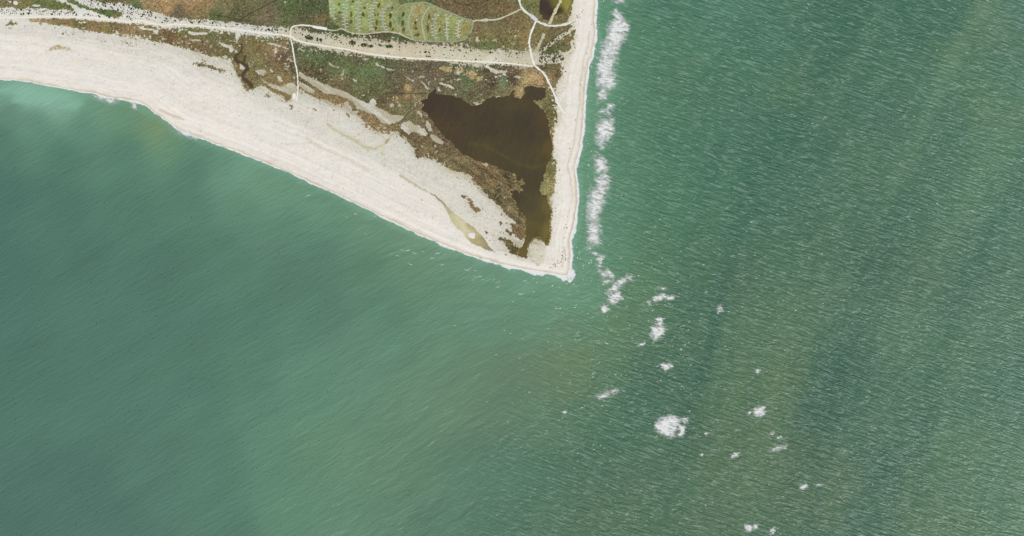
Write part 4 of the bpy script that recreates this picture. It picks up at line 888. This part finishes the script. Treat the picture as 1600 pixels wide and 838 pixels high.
for k in range(6):
    rng = random.Random(100 + k); bm = bmesh.new()
    blob(bm, (0, 0, 1.2), 2.2, rng)
    for _ in range(2 + k % 2):
        a = rng.uniform(0, 6.28); d = rng.uniform(1.0, 2.2); rr_ = rng.uniform(1.0, 1.7)
        blob(bm, (d * math.cos(a), d * math.sin(a), 0.9), rr_, rng)
    leaves(bm, (0, 0, 1.0), 2.6, 46, rng)
    me = bpy.data.meshes.new('shrub'); bm.to_mesh(me); bm.free()
    me.materials.append((leafA, leafB, leafB)[k % 3]); SHR.append(me)
def clear_ok(x, y, vz=True):
    i = int(np.clip(np.searchsorted(gx, x), 1, len(gx) - 1)); j = int(np.clip(np.searchsorted(gy, y), 1, len(gy) - 1))
    return droad[j, i] > 1.0 and not pond[j, i] and not pond2[j, i], vegc[j, i]
ZONES = [
 ('dark shrub on sand above the dune track western end', 'shrubs on the western dune', [(0,14),(60,15),(121,20),(121,25),(60,24),(0,24)], 34, 0),
 ('dark shrub dotting the white dune field', 'shrubs on the white dune field', [(122,0),(146,0),(163,6),(187,5),(235,18),(248,26),(243,35),(205,31),(187,28),(192,22),(187,18),(162,12),(138,10),(125,4)], 52, 0),
 ('dark shrub on the sand strip between green band and dune track', 'shrubs under the green band', [(125,19),(160,26),(187,29),(190,31),(150,27),(125,24)], 10, 0),
 ('shrub along the narrow dune strip north of the creek', 'shrubs on the narrow dune strip', [(250,27),(331,33),(396,42),(452,48),(452,54),(396,47),(331,40),(250,37)], 60, 1),
 ('dark shrub on the sandy dune ridge', 'shrubs on the ridge south of the campground', [(460,51),(524,58),(614,66),(711,74),(829,82),(829,99),(703,92),(581,82),(500,69),(465,60)], 88, 1),
 ('dark shrub on the sand spur east of the white point track', 'shrubs on the eastern sand spur', [(843,84),(880,83),(881,97),(843,99)], 32, 0),
 ('small shrub along the slanting sand berm near the beach ramp', 'shrubs along the slanting berm', [(843,82),(846,75),(885,47),(892,47),(866,68)], 22, 0),
]
rng = random.Random(21)
for label, grp, poly, n, bias in ZONES:
    P = np.array(poly); placed = []; tries = 0
    while len(placed) < n and tries < 6000:
        tries += 1
        x = rng.uniform(P[:, 0].min(), P[:, 0].max()); y = rng.uniform(P[:, 1].min(), P[:, 1].max())
        if not inpoly(np.array([x]), np.array([y]), poly)[0]: continue
        ok, vg = clear_ok(x, y)
        if not ok or (vg and rng.random() < 0.7): continue
        if bias:                                     # denser next to the green northern edge
            top = np.interp(x, [250,331,396,452,524,614,711,829], [27,33,42,48,58,66,74,82])
            if rng.random() > 0.28 + 0.9 * math.exp(-(y - top) / 3.0): continue
        if any((x - a) ** 2 + (y - b_) ** 2 < 2.2 for a, b_ in placed): continue
        placed.append((x, y))
        o = bpy.data.objects.new('shrub', rng.choice(SHR)); wx, wy = W(x, y)
        o.location = (wx, wy, ground_z(x, y) - 0.25); s = rng.choice((0.75, 0.9, 1.05, 1.3, 1.7)) * rng.uniform(0.85, 1.15)
        o.scale = (s * rng.uniform(0.85, 1.2), s, s * rng.uniform(0.7, 1.0)); o.rotation_euler = (0, 0, rng.uniform(0, 6.28))
        big_ = 'large' if s > 1.25 else ('medium-sized' if s > 0.92 else 'little')
        where = ''
        if 'ridge' in label:
            where = next(w for lim, w in ((515, ', near the track junction'), (570, ', below the western campground loops'), (620, ', below the middle campground loops'), (690, ', below the arc roads'), (745, ', below the eastern campground loops'), (1e9, ', near the white point track')) if x < lim)
        elif 'narrow' in label:
            where = next(w for lim, w in ((310, ', left of the drainage ditch'), (380, ', beside the drainage ditch'), (1e9, ', left of the track junction')) if x < lim)
        elif 'dotting' in label:
            where = ', nearer the top edge' if y < 14 else ', nearer the track'
        elif 'western end' in label:
            where = ', left half' if x < 60 else ', right half'
        base_ = label.replace('small ', '')
        finish(link(o), (big_ + ' ' + base_ + where), 'shrub', grp)

def shrub_stuff(n, label, seed):                      # the many smaller ones beyond the 300 largest
    r = random.Random(seed); VV = []; FF = []; base = 0; k = 0; tries = 0
    src = []
    for me in SHR[:3]:
        me.calc_loop_triangles()
        src.append((np.array([v.co[:] for v in me.vertices]), np.array([t.vertices[:] for t in me.loop_triangles])))
    while k < n and tries < n * 60:
        tries += 1
        z = r.choices(ZONES, [3, 6, 1, 7, 10, 3, 3])[0]; P = np.array(z[2])
        x = r.uniform(P[:, 0].min(), P[:, 0].max()); y = r.uniform(P[:, 1].min() - 2, P[:, 1].max())
        if not inpoly(np.array([x]), np.array([y]), z[2])[0]: continue
        ok, vg = clear_ok(x, y)
        if not ok: continue
        if z[4]:
            top = np.interp(x, [250,331,396,452,524,614,711,829], [27,33,42,48,58,66,74,82])
            if r.random() > 0.10 + 0.95 * math.exp(-(y - top) / 1.8): continue
        a, b_ = r.choice(src); s = r.uniform(0.4, 0.95); th = r.uniform(0, 6.28)
        wx, wy = W(x, y); c_, s_ = math.cos(th) * s, math.sin(th) * s
        V = np.stack([wx + a[:, 0] * c_ - a[:, 1] * s_, wy + a[:, 0] * s_ + a[:, 1] * c_, ground_z(x, y) - 0.25 + a[:, 2] * s * 0.8], 1)
        VV.append(V); FF.append(b_ + base); base += len(V); k += 1
    me = mesh_np('dune_shrubs', np.concatenate(VV), np.concatenate(FF), smooth=False); me.materials.append(leafB)
    finish(link(bpy.data.objects.new('dune_shrubs', me)), label, kind='stuff')
shrub_stuff(520, 'countless small dark shrubs dotting the dune sand', 77)

def thicket(name, x, y, rx, ry, mat, label, group, rng, tilt=0.0, h=1.0):
    bm = bmesh.new(); n = max(6, int(rx * ry * 4.2))
    for _ in range(n):
        a = rng.uniform(0, 6.28); q = math.sqrt(rng.random())
        ux, uy = rx * q * math.cos(a), ry * q * math.sin(a)
        px_ = ux * math.cos(tilt) - uy * math.sin(tilt); py_ = ux * math.sin(tilt) + uy * math.cos(tilt)
        r_ = rng.uniform(1.7, 3.2) * (1.1 - 0.3 * q)
        c = (px_ * S, -py_ * S, 0.9 * h)
        blob(bm, c, r_, rng); leaves(bm, c, r_ * 1.1, 12, rng)
    me = bpy.data.meshes.new(name); bm.to_mesh(me); bm.free(); me.materials.append(mat)
    o = bpy.data.objects.new(name, me); wx, wy = W(x, y); o.location = (wx, wy, ground_z(x, y) - 0.2)
    return finish(link(o), label, 'shrubs', group)
G1 = 'thickets between the campground loops'; G2 = 'thickets on the dune ridge'
TH = [
 (530.5,7,1.8,2.4,leafC,'brownish thicket between first and second campground loops near the top edge',G1),(530,20,2,1.6,leafA,'small green thicket low between first and second campground loops',G1),
 (552,3,2.2,2,leafB,'dark thicket at the top edge between second and third campground loops',G1),(549,23,2.4,4.5,leafC,'olive thicket halfway between second and third campground loops',G1),(549,35,2.2,4,leafC,'lower olive thicket between second and third campground loops',G1),
 (568,23,2.3,3.8,leafB,'dark upright thicket between third and fourth campground loops',G1),(570,13,2,2.6,leafC,'brown thicket beside the sandy spot between third and fourth loops',G1),
 (592,9,1.8,4,leafB,'slanting dark thicket near the top of the fourth loop',G1,0.5),(586,24,1.3,1.3,leafB,'tiny round bush left of the sandy spot by the fifth loop',G1),(590.5,23,1.3,1.3,leafB,'tiny round bush right of the sandy spot by the fifth loop',G1),
 (589,36,1.6,5.5,leafC,'narrow brown thicket between fourth and fifth campground loops',G1),(587,44.5,3,2.3,leafB,'dark low thicket at the foot of the fourth loop',G1),
 (610,25,2.6,4.6,leafB,'dark upper thicket between fifth loop and the first arc road',G1),(610,39,2.3,6.5,leafB,'long dark thicket between fifth loop and the first arc road',G1),(614,46.5,2,1.8,leafB,'dark thicket at the south end beside the first arc road',G1),(613,13,1.8,2.6,leafC,'brown thicket at the bend of the fifth loop',G1),
 (630,23,2.2,4.5,leafB,'slanting dark thicket inside the first arc road',G1,0.5),(629,37,2.5,4.6,leafB,'dark oval thicket inside the first arc road',G1),(631,48,2.6,4.2,leafC,'brown thicket at the foot of the first arc',G1),
 (649,37,2.0,3.2,leafB,'dark thicket between the two arc roads',G1),(650,45,2.8,3,leafC,'olive thicket between the two arc roads, lower one',G1),(652,55,5,2.4,leafC,'wide brown thicket at the foot between the arc roads',G1),
 (669,45,1.8,5.5,leafC,'narrow thicket east of the second arc road',G1),(671,27,2.6,5,leafC,'brown thicket in the bend east of the second arc road',G1),(687,47,1.3,3.4,leafC,'brown narrow thicket between third and second eastern loops',G1),(733,56.5,2,1.4,leafB,'dark bush at the southeast corner of the campground road',G1),
 (481,59,4.5,3.2,leafA,'large green thicket on the dune by the track junction',G2),(487,60,3,3.6,leafA,'second green thicket touching the large one by the track junction',G2),(496.5,62,1.4,3,leafB,'narrow dark thicket on the dune east of the junction',G2),(501.5,62.5,2.2,2.4,leafB,'small dark thicket right of the narrow one on the dune',G2),
 (551,67.5,5.5,3.3,leafA,'green thicket in mid dune below the third campground loop',G2),(569,71,5,2.8,leafA,'green thicket on the dune below the fourth campground loop',G2),(579,72.5,5,2.2,leafA,'long low thicket on the dune below the fourth campground loop',G2),(595,71.5,3,1.4,leafB,'small thicket between two larger ones on the mid dune',G2),(608,73,5.5,2.6,leafA,'dark green thicket on the dune below the first arc road',G2),
 (632,92,3,0.9,leafC,'flat brown thicket at the lower dune edge',G2),(665.5,82,2.2,1.6,leafB,'round dark thicket in the middle of the eastern ridge',G2),(671,88.5,2,1.3,leafB,'small dark thicket just above the dune track on the eastern ridge',G2),
]
for t in TH:
    rg_ = random.Random(int(t[0] * 10 + t[1]))
    thicket('shrub_thicket', t[0], t[1], t[2] * (0.85 if t[6] == G1 else 1), t[3] * (0.92 if t[6] == G1 else 1), {leafB.name: leafD}.get(t[4].name, t[4]) if t[6] == G1 else t[4], t[5], t[6], rg_, t[7] if len(t) > 7 else 0.0)

def stuff_tufts(name, mask, n, rs, hr, colour, label, seed, dark=1.0):
    r = np.random.RandomState(seed)
    jj, ii_ = np.where(mask); k = r.choice(len(jj), min(n, len(jj)), replace=False); jj = jj[k]; ii_ = ii_[k]; n = len(jj)
    px_ = gx[ii_] + r.uniform(-.5, .5, n); py_ = gy[jj] + r.uniform(-.5, .5, n)
    bx = (px_ - CX) * S; by = (CY - py_) * S; bz = Z[jj, ii_] - 0.3
    rad = r.uniform(rs[0], rs[1], n); h = r.uniform(hr[0], hr[1], n)
    V = np.zeros((n, 7, 3)); a0 = r.uniform(0, 6.28, n)
    for q in range(5):
        a = a0 + q * 2 * math.pi / 5; k_ = rad * r.uniform(0.7, 1.3, n)
        V[:, q, 0] = bx + k_ * np.cos(a); V[:, q, 1] = by + k_ * np.sin(a); V[:, q, 2] = bz + h * r.uniform(0.0, 0.35, n)
    V[:, 5, 0] = bx + rad * 0.25 * r.normal(size=n); V[:, 5, 1] = by + rad * 0.25 * r.normal(size=n); V[:, 5, 2] = bz + h
    V[:, 6, 0] = bx + rad * 0.4 * r.normal(size=n); V[:, 6, 1] = by + rad * 0.4 * r.normal(size=n); V[:, 6, 2] = bz + h * 0.8
    base = np.arange(n)[:, None, None] * 7
    tri = np.array([(0,1,5),(1,2,5),(2,3,6),(3,4,6),(4,0,5),(2,6,5),(4,5,6)])
    F = (base + tri[None]).reshape(-1, 3)
    c = np.clip(colour[jj, ii_] * dark * r.uniform(0.65, 1.25, n)[:, None] / GAIN, 0.004, .8)
    C = np.repeat(c[:, None], 7, 1).reshape(-1, 3)
    me = mesh_np(name, V.reshape(-1, 3), F, C, smooth=False); me.materials.append(M['bush'])
    return finish(link(bpy.data.objects.new(name, me)), label, kind='stuff')
inf = (X > -40) & (Y > -40) & (droad > 1.2) & (dditch > 0.8) & ~pond & ~pond2 & ~lag
stuff_tufts('scrub_bushes', vegc & inf & ~lawn, 38000, (1.2, 3.0), (0.9, 2.8), vcol, 'low bushes covering the scrub and marsh', 31, 1.12)
gc = np.broadcast_to(lin((150,148,122)), X.shape + (3,))
stuff_tufts('dune_grass', (~vegc) & inf & (up > 0.45) & (vnoise(X / 14, Y / 7, 6) > 0.42) & (SD > 14), 5200, (0.5, 1.1), (0.3, 0.8), gc, 'sparse grass tufts speckling the upper beach', 32)
stuff_tufts('dune_grass', dunes & inf & ~lawn, 2600, (0.5, 1.2), (0.3, 0.8), np.broadcast_to(lin((140,140,100)), X.shape + (3,)), 'sparse grass tufts on the dune ridge', 33)

# ------------------------------------------------------------------ vehicles
def box(bm, x0, x1, y0, y1, z0, z1, tx=0.0, ty=0.0, mi=0):
    v = [bm.verts.new(p) for p in ((x0,y0,z0),(x1,y0,z0),(x1,y1,z0),(x0,y1,z0),(x0+tx,y0+ty,z1),(x1-tx,y0+ty,z1),(x1-tx,y1-ty,z1),(x0+tx,y1-ty,z1))]
    for f in ((3,2,1,0),(4,5,6,7),(0,1,5,4),(1,2,6,5),(2,3,7,6),(3,0,4,7)):
        bm.faces.new([v[i] for i in f]).material_index = mi
def wheel(bm, x, y, r=0.38, w=0.26):
    n = 10; a = []
    for s in (-1, 1):
        a.append([bm.verts.new((x + r * math.cos(6.283 * k / n), y + s * w / 2, r + r * math.sin(6.283 * k / n))) for k in range(n)])
    for k in range(n):
        bm.faces.new((a[0][k], a[1][k], a[1][(k + 1) % n], a[0][(k + 1) % n])).material_index = 2
    bm.faces.new(a[0][::-1]).material_index = 2; bm.faces.new(a[1]).material_index = 2
glass = plain_mat('vehicle_glass', (0.02,0.025,0.03), 0.05, 1, 0.15, 0.5, True)
tyre = plain_mat('tyre', (0.02,0.02,0.02), 0.1, 1, 0.9, 0.1, True)
def vehicle(kind, paint):
    bm = bmesh.new()
    if kind == 'suv':
        box(bm, -2.4, 2.4, -0.97, 0.97, 0.45, 1.12, 0.08, 0.05); box(bm, -2.2, 1.0, -0.9, 0.9, 1.12, 1.62, 0.28, 0.12, 1); box(bm, -1.9, 0.65, -0.78, 0.78, 1.62, 1.78, 0.05, 0.05)
    elif kind == 'pickup':
        box(bm, -2.8, 2.8, -1.0, 1.0, 0.5, 1.12, 0.06, 0.04); box(bm, -0.6, 1.4, -0.93, 0.93, 1.12, 1.68, 0.35, 0.12, 1); box(bm, -0.3, 1.0, -0.8, 0.8, 1.68, 1.85, 0.05, 0.05)
        box(bm, -2.75, -0.7, -0.97, -0.87, 1.12, 1.45); box(bm, -2.75, -0.7, 0.87, 0.97, 1.12, 1.45); box(bm, -2.75, -2.65, -0.87, 0.87, 1.12, 1.45)
    else:                                            # camper
        box(bm, -3.6, 2.2, -1.2, 1.2, 0.6, 3.0, 0.1, 0.08); box(bm, 2.2, 3.6, -1.05, 1.05, 0.6, 1.5, 0.1, 0.08); box(bm, 2.2, 3.1, -1.0, 1.0, 1.5, 2.2, 0.25, 0.1, 1); box(bm, -2.5, -1.3, -0.5, 0.5, 2.95, 3.2, 0.05, 0.05)
        box(bm, -2.6, -1.2, -1.215, -1.12, 1.6, 2.2, 0, 0, 1); box(bm, -2.6, -1.2, 1.12, 1.215, 1.6, 2.2, 0, 0, 1)
    L = 1.5 if kind == 'suv' else (1.8 if kind == 'pickup' else 2.2)
    for sx in (-L, L):
        for sy in (-0.85, 0.85): wheel(bm, sx, sy)
    me = bpy.data.meshes.new(kind); bm.to_mesh(me); bm.free()
    for m in (paint, glass, tyre): me.materials.append(m)
    return me
paints = {'dark': plain_mat('paint_dark', (0.025,0.027,0.03), .05, 1, .3, .5, True), 'blue': plain_mat('paint_blue', (0.04,0.06,0.14), .05, 1, .3, .5, True), 'red': plain_mat('paint_red', (0.2,0.03,0.03), .05, 1, .3, .5, True), 'grey': plain_mat('paint_grey', (0.12,0.12,0.13), .05, 1, .3, .5, True), 'white': plain_mat('paint_white', (0.6,0.6,0.58), .03, 1, .3, .5, True)}
VM = {}
rng = random.Random(3)
def put_vehicle(name, kind, paint, x, y, rot, label, cat, grp):
    if (kind, paint) not in VM: VM[(kind, paint)] = vehicle(kind, paints[paint])
    o = bpy.data.objects.new(name, VM[(kind, paint)]); wx, wy = W(x, y)
    d = [float(np.hypot(0, 0))]
    o.location = (wx, wy, ground_z(x, y) + VEH_DZ); o.rotation_euler = (0, 0, math.radians(rot))
    finish(link(o), label, cat, grp)
VEH_DZ = 0.05
ARC = [(878.4,394),(878,399),(879,399.8),(879.4,401.5),(878.5,403.7),(877.7,405.7),(877.2,408.6),(876.5,410.3),(873.9,411.6),(871.5,407.7),(870.9,411.6),(867.6,413.9),(867.3,415.2),(864.3,414),(868.3,417),(860.4,418.5),(866,411.5)]
for i, (x, y) in enumerate(ARC):
    put_vehicle('parked_vehicle', rng.choice(('suv', 'pickup')), 'dark', x, y, rng.uniform(-20, 40), 'dark vehicle parked in the curved row on sand near the tip', 'vehicle', 'vehicles in the curved row near the tip')
for i, (x, y) in enumerate([(884,398.5),(883.6,403.7),(884.3,405.7),(883.8,407)]):
    put_vehicle('parked_vehicle', 'pickup', 'dark', x, y, rng.uniform(60, 110), 'dark vehicle on the sand between curved row and east surf', 'vehicle', 'vehicles by the east surf near the tip')
for (x, y, p, l) in [(884.3,351.5,'grey','grey vehicle, northernmost of the cluster above the tip'),(881.4,356,'dark','dark vehicle, westernmost of the cluster above the tip'),(885.6,355.8,'blue','dark blue vehicle in the pair on the beach above the tip'),(886.4,356.9,'dark','dark vehicle beside the blue one on the beach above the tip'),(881.5,372,'blue','lone dark blue vehicle on the beach above the curved row'),
   (923.8,38.5,'red','lone dark red vehicle on the beach by the upper surf'),(917,84,'dark','lone dark vehicle on the beach east of the sand spur'),(907.6,133,'dark','lone dark vehicle on the beach east of the pond top'),(899,188,'dark','lone dark vehicle where the point track reaches the beach'),
   (910,19.5,'grey','grey vehicle on the beach just above the ramp cluster'),(911,16,'blue','bluish vehicle, northernmost of those at the beach ramp'),(831,24,'blue','blue vehicle in the pale parking lot by the pond road'),(828.5,27,'dark','dark vehicle at the lower edge of the pale parking lot'),(757.5,31.8,'dark','dark vehicle on the pull-off east of the campground')]:
    VEH_DZ = 0.85 if (820 < x < 840 or x < 800) else 0.05
    put_vehicle('parked_vehicle', 'suv' if p != 'dark' else 'pickup', p, x, y, rng.uniform(0, 180), l, 'vehicle', 'single vehicles on beach and parking lot')
VEH_DZ = 0.05
for i, (x, y) in enumerate([(901.6,24.6),(902,25.9),(902.2,27.7),(904,28.6),(906.5,27.4),(905.4,22.9)]):
    put_vehicle('parked_vehicle', 'suv', 'dark', x, y, rng.uniform(0, 180), 'dark vehicle in the cluster at the top of the beach ramp', 'vehicle', 'vehicles at the beach ramp')
for i, (x, y) in enumerate([(898.6,33.6),(896.3,35.2),(893.6,36.8),(891.0,38.2),(888.4,39.4)]):
    put_vehicle('parked_vehicle', 'pickup', 'dark', x, y, 35 - 6 * i, 'dark vehicle in the line along the ramp road', 'vehicle', 'vehicles lined along the ramp road')
for (x, y, r_, l) in [(624.6,51.5,30,'white camper at the foot of the first arc road'),(687.2,40.2,5,'white camper right of the third eastern campground loop'),(695.5,23.4,80,'white camper near the northern perimeter road of the campground'),(728.5,33.2,80,'white camper at the northeast corner of the campground'),(643.4,47.4,70,'white camper beside the first arc road, lower half'),(636,42.4,80,'white camper inside the first arc road')]:
    VEH_DZ = 0.3
    put_vehicle('camper', 'camper', 'white', x, y, r_, l, 'camper', 'white campers in the campground')
# ------------------------------------------------------------------ bath houses
wallm = plain_mat('bathhouse_wall', (0.5,0.47,0.42), .08, .5, .8, .1, True); roofm = plain_mat('bathhouse_roof', (0.34,0.34,0.31), .1, .5, .6, .2, True); doorm = plain_mat('door_paint', (0.12,0.14,0.13), .05, 1, .6, .2, True)
for (x, y, a, l) in [(550.5,9.6,0,'pale roofed bath house between second and third campground loops'),(573.5,6.6,60,'pale roofed bath house near the top of the fourth loop'),(612,19,10,'small pale roofed hut beside the bend of the fifth loop'),(651,31,40,'pale roofed bath house between the two arc roads')]:
    e = bpy.data.objects.new('bath_house', None); wx, wy = W(x, y); e.location = (wx, wy, ground_z(x, y) - 0.1); e.rotation_euler = (0, 0, math.radians(a)); link(e)
    finish(e, l, 'building', 'campground bath houses')
    def part(nm, fn, mat):
        bm = bmesh.new(); fn(bm); me = bpy.data.meshes.new(nm); bm.to_mesh(me); bm.free(); me.materials.append(mat); return link(bpy.data.objects.new(nm, me), e)
    part('wall', lambda bm: box(bm, -5, 5, -3, 3, 0, 2.8), wallm)
    def roof(bm):
        v = [bm.verts.new(p) for p in ((-5.6,-3.8,2.7),(5.6,-3.8,2.7),(5.6,0,4.2),(-5.6,0,4.2),(-5.6,3.8,2.7),(5.6,3.8,2.7),(-5.6,-3.6,2.55),(5.6,-3.6,2.55),(-5.6,3.6,2.55),(5.6,3.6,2.55))]
        for f in ((0,1,2,3),(3,2,5,4),(0,6,7,1),(4,5,9,8),(6,8,9,7),(1,7,9,5,2),(0,3,4,8,6)): bm.faces.new([v[i] for i in f])
    part('roof', roof, roofm)
    for sx in (-2.5, 2.5): part('door', lambda bm: box(bm, sx - .5, sx + .5, -3.06, -2.95, 0.05, 2.1), doorm)
